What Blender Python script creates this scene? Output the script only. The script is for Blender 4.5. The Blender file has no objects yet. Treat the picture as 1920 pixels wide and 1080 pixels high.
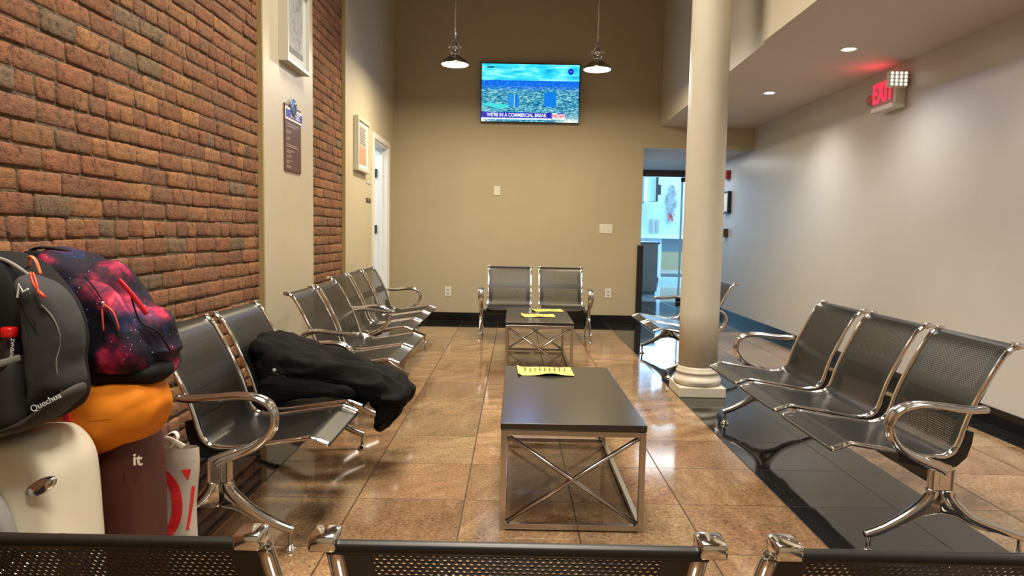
import bpy, bmesh, math, random
from mathutils import Vector, Matrix, noise
random.seed(7)
PI = math.pi
scn = bpy.context.scene
col = scn.collection
R = math.radians

# ------------------------------------------------------------------ materials
MATS = {}
def newmat(name):
    m = bpy.data.materials.new(name); m.use_nodes = True
    nt = m.node_tree; b = nt.nodes['Principled BSDF']
    MATS[name] = m
    return m, nt, b
def N(nt, t, **k):
    n = nt.nodes.new(t)
    for a, v in k.items():
        if a.startswith('i_'):
            key = a[2:]; key = int(key) if key.isdigit() else key
            n.inputs[key].default_value = v
        else: setattr(n, a, v)
    return n
def M_(nt, op, a, b=None, c=None):
    n = nt.nodes.new('ShaderNodeMath'); n.operation = op
    for i, v in enumerate((a, b, c)):
        if v is None: continue
        if isinstance(v, (int, float)): n.inputs[i].default_value = v
        else: nt.links.new(v, n.inputs[i])
    return n.outputs[0]
def mixc(nt, f, a, b, mode='MIX'):
    n = nt.nodes.new('ShaderNodeMix'); n.data_type = 'RGBA'; n.blend_type = mode
    if isinstance(f, (int, float)): n.inputs[0].default_value = f
    else: nt.links.new(f, n.inputs[0])
    for i, v in ((6, a), (7, b)):
        if isinstance(v, tuple): n.inputs[i].default_value = (*v[:3], 1)
        else: nt.links.new(v, n.inputs[i])
    return n.outputs[2]
def ramp(nt, fac, stops):
    n = nt.nodes.new('ShaderNodeValToRGB'); nt.links.new(fac, n.inputs[0])
    e = n.color_ramp.elements
    while len(e) < len(stops): e.new(.5)
    for k, (p, c) in zip(e, stops): k.position = p; k.color = (*c, 1)
    return n.outputs[0]
def objco(nt): return nt.nodes.new('ShaderNodeTexCoord').outputs['Object']
def mapped(nt, src, scale=(1, 1, 1), loc=(0, 0, 0), rot=(0, 0, 0)):
    n = nt.nodes.new('ShaderNodeMapping'); nt.links.new(src, n.inputs[0])
    n.inputs['Scale'].default_value = scale; n.inputs['Location'].default_value = loc; n.inputs['Rotation'].default_value = rot
    return n.outputs[0]
def noise_(nt, src, scale, detail=3, rough=.5):
    n = N(nt, 'ShaderNodeTexNoise'); n.inputs['Scale'].default_value = scale
    n.inputs['Detail'].default_value = detail; n.inputs['Roughness'].default_value = rough
    nt.links.new(src, n.inputs['Vector']); return n.outputs['Fac'], n.outputs['Color']
def bump(nt, b, h, s, d=.01):
    n = N(nt, 'ShaderNodeBump'); n.inputs['Strength'].default_value = s; n.inputs['Distance'].default_value = d
    nt.links.new(h, n.inputs['Height']); nt.links.new(n.outputs[0], b.inputs['Normal'])
def simple(name, c, rough=.5, metal=0, var=.06, nscale=20, bmp=0, spec=None, emit=None, es=0, coat=0):
    m, nt, b = newmat(name)
    co = objco(nt); f, _ = noise_(nt, co, nscale)
    lo = tuple(x*(1-var) for x in c); hi = tuple(min(1, x*(1+var)) for x in c)
    nt.links.new(mixc(nt, f, lo, hi), b.inputs['Base Color'])
    b.inputs['Roughness'].default_value = rough; b.inputs['Metallic'].default_value = metal
    if spec is not None: b.inputs['Specular IOR Level'].default_value = spec
    if coat: b.inputs['Coat Weight'].default_value = coat
    if bmp: bump(nt, b, f, bmp)
    if emit: b.inputs['Emission Color'].default_value = (*emit, 1); b.inputs['Emission Strength'].default_value = es
    return m

simple('back_plaster', (.46, .40, .285), .55, bmp=.05, nscale=6, var=.04)
simple('gray_plaster', (.54, .52, .485), .36, bmp=.04, nscale=5, var=.04, spec=.6)
simple('cream_plaster', (.56, .50, .37), .45, bmp=.05, nscale=8, var=.04)
simple('soffit_paint', (.62, .575, .545), .7, var=.02)
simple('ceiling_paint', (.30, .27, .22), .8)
simple('trim_white', (.78, .78, .76), .4, var=.02)
simple('column_paint', (.58, .54, .43), .38, var=.05, nscale=9, bmp=.12)
simple('black_tile_trim', (.008, .008, .009), .12)
simple('chrome', (.80, .79, .77), .09, 1, var=.02)
simple('cast_chrome', (.66, .64, .61), .16, 1, var=.03)
simple('frame_steel', (.52, .49, .46), .24, 1, var=.05)
simple('black_steel', (.012, .012, .012), .35)
simple('table_black', (.020, .018, .014), .20, var=.03, spec=.9)
simple('black_plastic', (.01, .01, .011), .4)
simple('white_plastic', (.75, .73, .68), .35, var=.02)
simple('frame_white', (.60, .58, .49), .35, var=.03)
simple('yellow_paper', (.80, .66, .13), .7, var=.03)
simple('white_paper', (.85, .85, .80), .7, var=.03)
simple('ink', (.12, .10, .04), .7)
simple('cream_shell', (.84, .81, .66), .34, var=.02)
simple('shell_gray', (.45, .45, .46), .35)
simple('maroon_fabric', (.070, .015, .009), .62, var=.15, nscale=300, bmp=.1)
simple('tote_cloth', (.50, .46, .40), .8, var=.1, nscale=12, bmp=.25)
simple('tote_red', (.72, .02, .03), .7)
simple('white_ribbon', (.75, .70, .60), .6)
simple('orange_fabric', (.68, .20, .008), .7, spec=.25, var=.14, nscale=7, bmp=.35)
simple('orange_trim', (.9, .14, .03), .6)
simple('red_fabric', (.62, .01, .02), .6)
simple('pack_gray', (.046, .046, .048), .8, var=.12, nscale=12, bmp=.35, spec=.2)
simple('pack_taupe', (.058, .050, .045), .8, var=.1, spec=.2)
simple('pack_black', (.009, .009, .009), .8, var=.2, spec=.2)
simple('mesh_black', (.022, .022, .023), .6)
simple('band_gray', (.22, .22, .20), .7)
simple('red_cord', (.75, .07, .03), .5)
simple('orange_webbing', (.85, .22, .08), .6)
simple('white_print', (.85, .85, .85), .6)
simple('red_print', (.75, .06, .06), .6)
simple('cap_red', (.80, .01, .01), .3)
simple('coat_black', (.0034, .0034, .0034), .8, var=.3, nscale=22, bmp=.5, spec=.14)
simple('coat_lining', (.025, .025, .027), .7)
simple('button_gray', (.35, .35, .36), .35)
simple('brown_sign', (.10, .045, .03), .4)
simple('sign_blue', (.02, .03, .42), .4)
simple('sign_text', (.45, .36, .28), .6)
simple('clip_blue', (.16, .28, .60), .15, .3)
simple('pale_gray_panel', (.55, .55, .52), .5)
simple('art_gray', (.42, .41, .39), .5)
simple('art_salmon', (.62, .30, .20), .6)
simple('art_lines', (.20, .19, .20), .6)
simple('mortar', (.125, .088, .052), .95, var=.75, nscale=60, bmp=1.0)
simple('ochre_caulk', (.40, .30, .13), .6)
simple('wood_brown', (.12, .075, .055), .35, var=.3, nscale=9)
simple('lobby_wall', (.55, .70, .82), .7, var=.03)
simple('street_gray', (.45, .50, .55), .8)
simple('taxi_yellow', (.90, .62, .08), .3)
simple('taxi_glass', (.04, .10, .18), .1)
simple('rubber', (.02, .02, .02), .8)
simple('foil_silver', (.65, .65, .65), .25, .6, var=.6, nscale=60)
simple('bow_red', (.7, .03, .03), .5)
simple('alarm_red', (.35, .03, .03), .4)
simple('brown_sleeve', (.10, .06, .04), .5)
simple('hinge_black', (.05, .07, .09), .4, .6)
simple('exit_red', (.9, .02, .05), .4, emit=(1, .01, .05), es=2.2)
simple('exit_pink', (.5, .22, .20), .4)
simple('led_white', (.9, .9, .85), .3, emit=(1, 1, .95), es=.8)
simple('lamp_glow', (1, 1, 1), .4, emit=(1, .90, .72), es=14)
simple('spot_glow', (1, 1, 1), .4, emit=(1, .96, .88), es=30)
simple('nickel', (.46, .41, .33), .22, 1)

def glassy(name, tint, alpha, rough=.02):
    m, nt, b = newmat(name)
    b.inputs['Base Color'].default_value = (*tint, 1); b.inputs['Roughness'].default_value = rough
    out = nt.nodes['Material Output']
    tr = N(nt, 'ShaderNodeBsdfTransparent'); tr.inputs[0].default_value = (*[.85+.15*t for t in tint], 1)
    mx = N(nt, 'ShaderNodeMixShader'); mx.inputs[0].default_value = alpha
    nt.links.new(tr.outputs[0], mx.inputs[1]); nt.links.new(b.outputs[0], mx.inputs[2])
    nt.links.new(mx.outputs[0], out.inputs[0]); return m
glassy('clear_glass', (.7, .88, .95), .10)
glassy('glass_edge', (.55, .80, .85), .75, .1)
glassy('picture_glass', (.8, .85, .9), .07)
m, nt, b = newmat('cola')
b.inputs['Base Color'].default_value = (.008, .006, .010, 1); b.inputs['Roughness'].default_value = .05
b.inputs['Coat Weight'].default_value = 1

# perforated sheet: holes are cut in the sheet itself (its own u, v in metres)
m, nt, b = newmat('perforated_steel')
uv = N(nt, 'ShaderNodeUVMap'); uv.uv_map = 'UVMap'
sp = N(nt, 'ShaderNodeSeparateXYZ'); nt.links.new(uv.outputs[0], sp.inputs[0])
u, v = sp.outputs[0], sp.outputs[1]
A_, B_ = .0098, .0080
row = M_(nt, 'FLOOR', M_(nt, 'DIVIDE', v, B_))
uu = M_(nt, 'ADD', M_(nt, 'DIVIDE', u, A_), M_(nt, 'MULTIPLY', M_(nt, 'FLOORED_MODULO', row, 2), .5))
fu = M_(nt, 'MULTIPLY', M_(nt, 'SUBTRACT', M_(nt, 'FRACT', uu), .5), A_)
fv = M_(nt, 'MULTIPLY', M_(nt, 'SUBTRACT', M_(nt, 'FRACT', M_(nt, 'DIVIDE', v, B_)), .5), B_)
d2 = M_(nt, 'SQRT', M_(nt, 'ADD', M_(nt, 'MULTIPLY', fu, fu), M_(nt, 'MULTIPLY', fv, fv)))
hole = M_(nt, 'LESS_THAN', d2, .0028)
inu = M_(nt, 'LESS_THAN', M_(nt, 'ABSOLUTE', u), .186)
def band(a, c): return M_(nt, 'MULTIPLY', M_(nt, 'GREATER_THAN', v, a), M_(nt, 'LESS_THAN', v, c))
reg = M_(nt, 'ADD', band(.10, .655), band(.715, .902))
msk = M_(nt, 'MULTIPLY', M_(nt, 'MULTIPLY', hole, inu), reg)
b.inputs['Base Color'].default_value = (.009, .009, .008, 1); b.inputs['Roughness'].default_value = .36
b.inputs['Specular IOR Level'].default_value = .40
tr = N(nt, 'ShaderNodeBsdfTransparent'); mx = N(nt, 'ShaderNodeMixShader')
nt.links.new(msk, mx.inputs[0]); nt.links.new(b.outputs[0], mx.inputs[1]); nt.links.new(tr.outputs[0], mx.inputs[2])
nt.links.new(mx.outputs[0], nt.nodes['Material Output'].inputs[0])

# floor: polished tan granite tiles with black granite borders
T = .457
m, nt, b = newmat('granite_floor')
co = objco(nt); sp = N(nt, 'ShaderNodeSeparateXYZ'); nt.links.new(co, sp.inputs[0]); X, Y = sp.outputs[0], sp.outputs[1]
ix = M_(nt, 'FLOOR', M_(nt, 'DIVIDE', X, T)); iy = M_(nt, 'FLOOR', M_(nt, 'DIVIDE', Y, T))
cb = N(nt, 'ShaderNodeCombineXYZ'); nt.links.new(ix, cb.inputs[0]); nt.links.new(iy, cb.inputs[1])
wn = N(nt, 'ShaderNodeTexWhiteNoise'); nt.links.new(cb.outputs[0], wn.inputs[0])
# per tile offset and rotation of the vein pattern
va = N(nt, 'ShaderNodeVectorMath', operation='MULTIPLY_ADD'); nt.links.new(wn.outputs[1], va.inputs[0]); va.inputs[1].default_value = (13, 17, 9); nt.links.new(co, va.inputs[2])
rv = N(nt, 'ShaderNodeVectorRotate', rotation_type='Z_AXIS'); nt.links.new(va.outputs[0], rv.inputs['Vector']); nt.links.new(M_(nt, 'MULTIPLY', wn.outputs[0], 1.6), rv.inputs['Angle'])
f1, _ = noise_(nt, mapped(nt, rv.outputs[0], (2.6, .8, 1)), 3.4, 7, .68)
f2, _ = noise_(nt, rv.outputs[0], 85, 4, .75)
f3, _ = noise_(nt, rv.outputs[0], 9, 4, .6)
c1 = ramp(nt, f1, [(.28, (.11, .060, .028)), (.43, (.235, .138, .068)), (.56, (.33, .205, .105)), (.75, (.45, .31, .175))])
c1 = mixc(nt, M_(nt, 'MULTIPLY', M_(nt, 'GREATER_THAN', f3, .54), .28), c1, (.34, .16, .10))
sp2 = ramp(nt, f2, [(.33, (.12, .12, .12)), (.44, (.8, .8, .8)), (.55, (1, 1, 1)), (.66, (1.55, 1.5, 1.45))])
sc3 = N(nt, 'ShaderNodeSeparateColor'); nt.links.new(wn.outputs[1], sc3.inputs[0])
c1 = mixc(nt, M_(nt, 'MULTIPLY', M_(nt, 'GREATER_THAN', sc3.outputs[1], .66), .32), c1, (.235, .128, .078))
c1 = mixc(nt, M_(nt, 'MULTIPLY', M_(nt, 'LESS_THAN', sc3.outputs[1], .22), .35), c1, (.22, .17, .095))
c1 = mixc(nt, .85, c1, sp2, 'MULTIPLY')
tone = M_(nt, 'ADD', M_(nt, 'MULTIPLY', wn.outputs[0], .42), .72)
tc = N(nt, 'ShaderNodeCombineColor'); [nt.links.new(tone, tc.inputs[i]) for i in range(3)]
c1 = mixc(nt, 1, c1, tc.outputs[0], 'MULTIPLY')
def line(v, w):
    d = M_(nt, 'ABSOLUTE', M_(nt, 'SUBTRACT', M_(nt, 'FRACT', M_(nt, 'ADD', M_(nt, 'DIVIDE', v, T), .5)), .5))
    return M_(nt, 'LESS_THAN', d, w/T)
joint = M_(nt, 'MAXIMUM', line(X, .0034), line(Y, .0024))
c1 = mixc(nt, M_(nt, 'MULTIPLY', joint, .9), c1, (.05, .03, .018))
blk = M_(nt, 'LESS_THAN', X, 0)
b2 = M_(nt, 'MULTIPLY', M_(nt, 'GREATER_THAN', X, 2.285), M_(nt, 'LESS_THAN', X, 2.95))
b3 = M_(nt, 'GREATER_THAN', X, 3.93); b4 = M_(nt, 'GREATER_THAN', Y, 5.35)
bl = M_(nt, 'MINIMUM', M_(nt, 'ADD', M_(nt, 'ADD', blk, b2), M_(nt, 'ADD', b3, b4)), 1)
cbk = mixc(nt, joint, mixc(nt, f2, (.006, .006, .007), (.014, .014, .014)), (.03, .03, .03))
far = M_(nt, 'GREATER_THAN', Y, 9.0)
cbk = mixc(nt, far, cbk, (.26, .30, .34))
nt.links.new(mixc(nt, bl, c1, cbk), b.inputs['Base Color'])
rg = M_(nt, 'ADD', M_(nt, 'MULTIPLY', f3, .08), M_(nt, 'ADD', .06, M_(nt, 'MULTIPLY', joint, .3)))
rg = M_(nt, 'SUBTRACT', rg, M_(nt, 'MULTIPLY', bl, .05))
nt.links.new(rg, b.inputs['Roughness'])
nt.links.new(M_(nt, 'MULTIPLY', M_(nt, 'SUBTRACT', 1, M_(nt, 'MULTIPLY', joint, .85)), .62), b.inputs['Specular IOR Level'])

# old brick: the tone of each brick is stored on the mesh
m, nt, b = newmat('old_brick')
at_ = N(nt, 'ShaderNodeVertexColor'); at_.layer_name = 'tone'
co = objco(nt)
f, _ = noise_(nt, co, 38, 6, .7); f2, _ = noise_(nt, co, 9, 4, .6); f3, _ = noise_(nt, co, 150, 3, .7)
c = mixc(nt, 1, at_.outputs[0], ramp(nt, f, [(.34, (.30, .28, .26)), (.46, (.95, .95, .95)), (.70, (1.35, 1.3, 1.25))]), 'MULTIPLY')
c = mixc(nt, M_(nt, 'MULTIPLY', ramp(nt, f2, [(.48, (0, 0, 0)), (.66, (1, 1, 1))]), .55), c, (.20, .125, .07))
c = mixc(nt, M_(nt, 'GREATER_THAN', f3, .70), c, (.42, .33, .24))
nt.links.new(c, b.inputs['Base Color']); b.inputs['Roughness'].default_value = .92
bump(nt, b, M_(nt, 'ADD', f, M_(nt, 'MULTIPLY', f3, .5)), .9, .012)

# galaxy print fabric
m, nt, b = newmat('galaxy_fabric')
co = objco(nt)
_, wc = noise_(nt, co, 5, 3)
wv = N(nt, 'ShaderNodeVectorMath', operation='MULTIPLY_ADD'); nt.links.new(wc, wv.inputs[0]); wv.inputs[1].default_value = (.16, .16, .16); nt.links.new(co, wv.inputs[2])
f, _ = noise_(nt, mapped(nt, wv.outputs[0], (1, 1, 1), (2.35, .7, .42), (0, R(35), 0)), 7.5, 5, .6)
f2, _ = noise_(nt, co, 6, 2)
c = ramp(nt, f, [(.40, (.005, .006, .014)), (.50, (.014, .008, .022)), (.57, (.10, .010, .032)), (.645, (.42, .02, .07)), (.74, (.80, .10, .16))])
c = mixc(nt, M_(nt, 'MULTIPLY', M_(nt, 'GREATER_THAN', f2, .56), .3), c, (.015, .05, .16))
vo = N(nt, 'ShaderNodeTexVoronoi'); vo.inputs['Scale'].default_value = 60; nt.links.new(co, vo.inputs['Vector'])
c = mixc(nt, M_(nt, 'LESS_THAN', vo.outputs['Distance'], .07), c, (.8, .7, .8))
nt.links.new(c, b.inputs['Base Color']); b.inputs['Roughness'].default_value = .7; b.inputs['Specular IOR Level'].default_value = .2
bump(nt, b, f2, .4, .02)

# television picture
m, nt, b = newmat('broadcast_picture')
co = objco(nt); sp = N(nt, 'ShaderNodeSeparateXYZ'); nt.links.new(co, sp.inputs[0]); Z = sp.outputs[2]
fz = M_(nt, 'ADD', M_(nt, 'DIVIDE', Z, .70), .5)
f, _ = noise_(nt, mapped(nt, co, (1.0, 1, 5)), 3.2, 4, .6)
sky = ramp(nt, f, [(.35, (.0, .38, .75)), (.5, (.04, .72, .90)), (.65, (.30, .95, .95))])
f, _ = noise_(nt, mapped(nt, co, (1, 1, 3.4)), 24, 5, .72)
city = ramp(nt, f, [(.36, (.0, .05, .10)), (.46, (.01, .20, .38)), (.54, (.10, .46, .58)), (.66, (.58, .85, .80))])
f4, _ = noise_(nt, co, 30, 3)
sea = ramp(nt, f4, [(.3, (.0, .07, .62)), (.7, (.01, .22, .85))])
pic = mixc(nt, M_(nt, 'GREATER_THAN', fz, .58), city, sea)
k = N(nt, 'ShaderNodeMapRange', i_1=.52, i_2=.64); nt.links.new(fz, k.inputs[0])
pic = mixc(nt, k.outputs[0], city, sea)
pic = mixc(nt, M_(nt, 'GREATER_THAN', fz, .722), pic, sky)
b.inputs['Base Color'].default_value = (0, 0, 0, 1); b.inputs['Roughness'].default_value = .15
nt.links.new(pic, b.inputs['Emission Color']); b.inputs['Emission Strength'].default_value = 1.15
def emis(n, c, s=1.0): return simple(n, tuple(x*.1 for x in c), .4, emit=c, es=s)
emis('tv_blue', (.0, .0, .50)); emis('tv_white', (.85, .95, 1)); emis('tv_building', (.0, .22, .85)); emis('tv_teal', (.05, .75, .78)); emis('tv_red', (.75, .03, .12)); emis('tv_dark', (.01, .03, .08)); emis('tv_building_light', (.02, .30, .80))

# ------------------------------------------------------------------ mesh helpers
def link(name, me, mat, parent=None, smooth=False):
    o = bpy.data.objects.new(name, me); col.objects.link(o)
    if mat: me.materials.append(MATS[mat])
    if parent: o.parent = parent
    if smooth:
        for p in me.polygons: p.use_smooth = True
    return o
def bm_obj(name, bm, mat, parent=None, smooth=False):
    bmesh.ops.recalc_face_normals(bm, faces=bm.faces[:])
    me = bpy.data.meshes.new(name); bm.to_mesh(me); bm.free()
    return link(name, me, mat, parent, smooth)
def add_box(bm, lo, hi, bev=0, seg=2, mat=None):
    n0 = len(bm.verts)
    vs = [bm.verts.new((x, y, z)) for x in (lo[0], hi[0]) for y in (lo[1], hi[1]) for z in (lo[2], hi[2])]
    fs = [bm.faces.new([vs[i] for i in q]) for q in ((0, 1, 3, 2), (4, 6, 7, 5), (0, 4, 5, 1), (2, 3, 7, 6), (0, 2, 6, 4), (1, 5, 7, 3))]
    if mat is not None:
        for v in vs: v.co = mat @ v.co
    if bev:
        es = set(e for f in fs for e in f.edges)
        bmesh.ops.bevel(bm, geom=list(es), offset=bev, segments=seg, affect='EDGES', profile=.5)
def box(name, lo, hi, mat, parent=None, bev=0, seg=2):
    bm = bmesh.new(); add_box(bm, lo, hi, bev, seg); return bm_obj(name, bm, mat, parent)
def catmull(P, n=8, closed=False):
    P = [Vector(p) for p in P]; out = []; L = len(P)
    rng = range(L if closed else L-1)
    for i in rng:
        if closed: a, b_, c_, d = P[(i-1) % L], P[i], P[(i+1) % L], P[(i+2) % L]
        else: a, b_, c_, d = P[max(i-1, 0)], P[i], P[i+1], P[min(i+2, L-1)]
        for k in range(n):
            t = k/n
            out.append(.5*((2*b_)+(c_-a)*t+(2*a-5*b_+4*c_-d)*t*t+(3*b_-a-3*c_+d)*t**3))
    if not closed: out.append(P[-1])
    return out
def add_sweep(bm, pts, ra, rb=None, seg=12, ref=Vector((1, 0, 0)), caps=True, shape=2.0):
    """tube along pts; ra = half size along ref, rb = half size across it; numbers or lists"""
    pts = [Vector(p) for p in pts]; n = len(pts); ref = Vector(ref)
    if rb is None: rb = ra
    if not isinstance(ra, (list, tuple)): ra = [ra]*n
    if not isinstance(rb, (list, tuple)): rb = [rb]*n
    rings = []
    for i, p in enumerate(pts):
        t = (pts[min(i+1, n-1)]-pts[max(i-1, 0)]).normalized()
        a = ref - t*ref.dot(t)
        if a.length < 1e-4: a = t.orthogonal()
        a.normalize(); b_ = t.cross(a)
        r = []
        for k in range(seg):
            th = 2*PI*k/seg; cs, sn = math.cos(th), math.sin(th)
            cs = math.copysign(abs(cs)**(2/shape), cs); sn = math.copysign(abs(sn)**(2/shape), sn)
            r.append(bm.verts.new(p+a*ra[i]*cs+b_*rb[i]*sn))
        rings.append(r)
    for i in range(n-1):
        for k in range(seg):
            bm.faces.new((rings[i][k], rings[i][(k+1) % seg], rings[i+1][(k+1) % seg], rings[i+1][k]))
    if caps:
        bm.faces.new(rings[0][::-1]); bm.faces.new(rings[-1])
def sweep(name, pts, ra, mat, parent=None, rb=None, seg=12, ref=(1, 0, 0), shape=2.0):
    bm = bmesh.new(); add_sweep(bm, pts, ra, rb, seg, ref, True, shape); return bm_obj(name, bm, mat, parent, True)
def add_lathe(bm, prof, c=(0, 0, 0), seg=24, axis='Z', cap=True):
    c = Vector(c); rings = []
    for r, h in prof:
        ring = []
        for k in range(seg):
            a = 2*PI*k/seg; x, y = r*math.cos(a), r*math.sin(a)
            v = {'Z': Vector((x, y, h)), 'Y': Vector((x, h, y)), 'X': Vector((h, x, y))}[axis]
            ring.append(bm.verts.new(c+v))
        rings.append(ring)
    for i in range(len(rings)-1):
        for k in range(seg):
            bm.faces.new((rings[i][k], rings[i][(k+1) % seg], rings[i+1][(k+1) % seg], rings[i+1][k]))
    if cap: bm.faces.new(rings[0][::-1]); bm.faces.new(rings[-1])
def lathe(name, prof, c, mat, parent=None, seg=24, axis='Z', smooth=True, cap=True):
    bm = bmesh.new(); add_lathe(bm, prof, c, seg, axis, cap); o = bm_obj(name, bm, mat, parent, smooth)
    return o
def add_prism(bm, poly, lo, hi, axis='X'):
    """poly of 2D points; axis X: (y,z), axis Y: (x,z), axis Z: (x,y)"""
    def mk(p, h):
        return {'X': (h, p[0], p[1]), 'Y': (p[0], h, p[1]), 'Z': (p[0], p[1], h)}[axis]
    a = [bm.verts.new(mk(p, lo)) for p in poly]; b_ = [bm.verts.new(mk(p, hi)) for p in poly]
    bm.faces.new(a[::-1]); bm.faces.new(b_)
    for i in range(len(poly)): bm.faces.new((a[i], a[(i+1) % len(poly)], b_[(i+1) % len(poly)], b_[i]))
def prism(name, poly, lo, hi, mat, parent=None, axis='X', bev=0, smooth=False):
    bm = bmesh.new(); add_prism(bm, poly, lo, hi, axis)
    bmesh.ops.triangulate(bm, faces=[f for f in bm.faces if len(f.verts) > 4]) if not bev else None
    if bev: bmesh.ops.bevel(bm, geom=bm.edges[:], offset=bev, segments=2, affect='EDGES', clamp_overlap=True)
    return bm_obj(name, bm, mat, parent, smooth)
def empty(name, loc=(0, 0, 0), rz=0):
    o = bpy.data.objects.new(name, None); col.objects.link(o); o.location = loc; o.rotation_euler = (0, 0, rz); o.empty_display_size = .1
    return o
def tag(o, label, cat, group=None, kind=None):
    o['label'] = label; o['category'] = cat
    if group: o['group'] = group
    if kind: o['kind'] = kind
    return o
def struct(o, label=None):
    o['kind'] = 'structure'
    if label: o['label'] = label
    return o
def text(name, s, size, mat, parent, loc, rot, depth=.0008, sx=1, align='CENTER', bold=0):
    cu = bpy.data.curves.new(name, 'FONT'); cu.body = s; cu.size = size; cu.extrude = depth; cu.align_x = align; cu.align_y = 'CENTER'; cu.offset = bold
    cu.resolution_u = 3
    tmp = bpy.data.objects.new('tmp_text', cu); col.objects.link(tmp)
    dg = bpy.context.evaluated_depsgraph_get()
    me = bpy.data.meshes.new_from_object(tmp.evaluated_get(dg)); bpy.data.objects.remove(tmp); bpy.data.curves.remove(cu)
    me.name = name
    o = link(name, me, mat, parent); o.location = loc; o.rotation_euler = rot; o.scale = (sx, 1, 1)
    return o
def pillow(name, outline, spine, yc, df, db, mat, parent=None, axis='Y', n=5, K=12, pa=2.2, pb=2.0, amp=.006, fs=9, fold=(1, 1, 1), seed=0, ridge=.35, twist=None, subs=0, smooth=True):
    """stuffed shape: outline (closed, in the plane) swelling out by df towards -axis and db towards +axis"""
    P = catmull([Vector((x, z, 0)) for x, z in outline], n, True)
    S = [Vector((x, z, 0)) for x, z in spine]
    def near(p):
        best = None
        if len(S) == 1: return S[0]
        for a, b_ in zip(S, S[1:]):
            t = max(0, min(1, (p-a).dot(b_-a)/max(1e-9, (b_-a).length_squared))); q = a+(b_-a)*t
            if best is None or (q-p).length < (best-p).length: best = q
        return best
    C = [near(p) for p in P]; bm = bmesh.new()
    def pt(p, h):
        y = yc+h
        if twist: y += twist(p.x, p.y)
        return Vector((p.x, y, p.y)) if axis == 'Y' else Vector((y, p.x, p.y))
    rim = [bm.verts.new(pt(p, 0)) for p in P]; L = len(P)
    for sgn, D in ((-1, df), (1, db)):
        prev = rim
        for k in range(1, K+1):
            s = 1-(k/K)**1.35 if k < K else .02
            s = math.cos(k/K*PI/2)**.9 if k < K else .015
            h = sgn*D*(1-s**pa)**(1/pb)
            ring = [bm.verts.new(pt(c+(p-c)*s, h)) for p, c in zip(P, C)]
            for i in range(L):
                q = (prev[i], prev[(i+1) % L], ring[(i+1) % L], ring[i])
                try: bm.faces.new(q)
                except ValueError: pass
            prev = ring
        try: bm.faces.new(prev)
        except ValueError: pass
    bmesh.ops.remove_doubles(bm, verts=bm.verts[:], dist=.0008)
    bmesh.ops.recalc_face_normals(bm, faces=bm.faces[:]); bm.normal_update()
    if amp:
        fo = Vector(fold)
        for v in bm.verts:
            q = Vector((v.co.x*fo.x, v.co.y*fo.y, v.co.z*fo.z))*fs+Vector((seed, seed*2.3, 0))
            h = noise.noise(q)+.5*noise.noise(q*2.3)+ridge*(1-abs(noise.noise(q*1.4+Vector((5, 5, 5))))*2.6)+ridge*.18*(1-abs(noise.noise(q*2.9+Vector((2, 7, 5))))*3)
            v.co += v.normal*amp*h
    return bm_obj(name, bm, mat, parent, smooth)

# ------------------------------------------------------------------ the room
XW, XR, YB = -.46, 4.12, 6.03
HS, HC = 2.515, 4.8
YN = -5.2
struct(box('floor', (-.6, YN-.1, -.1), (9.0, 16.2, 0), 'granite_floor'))

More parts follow.
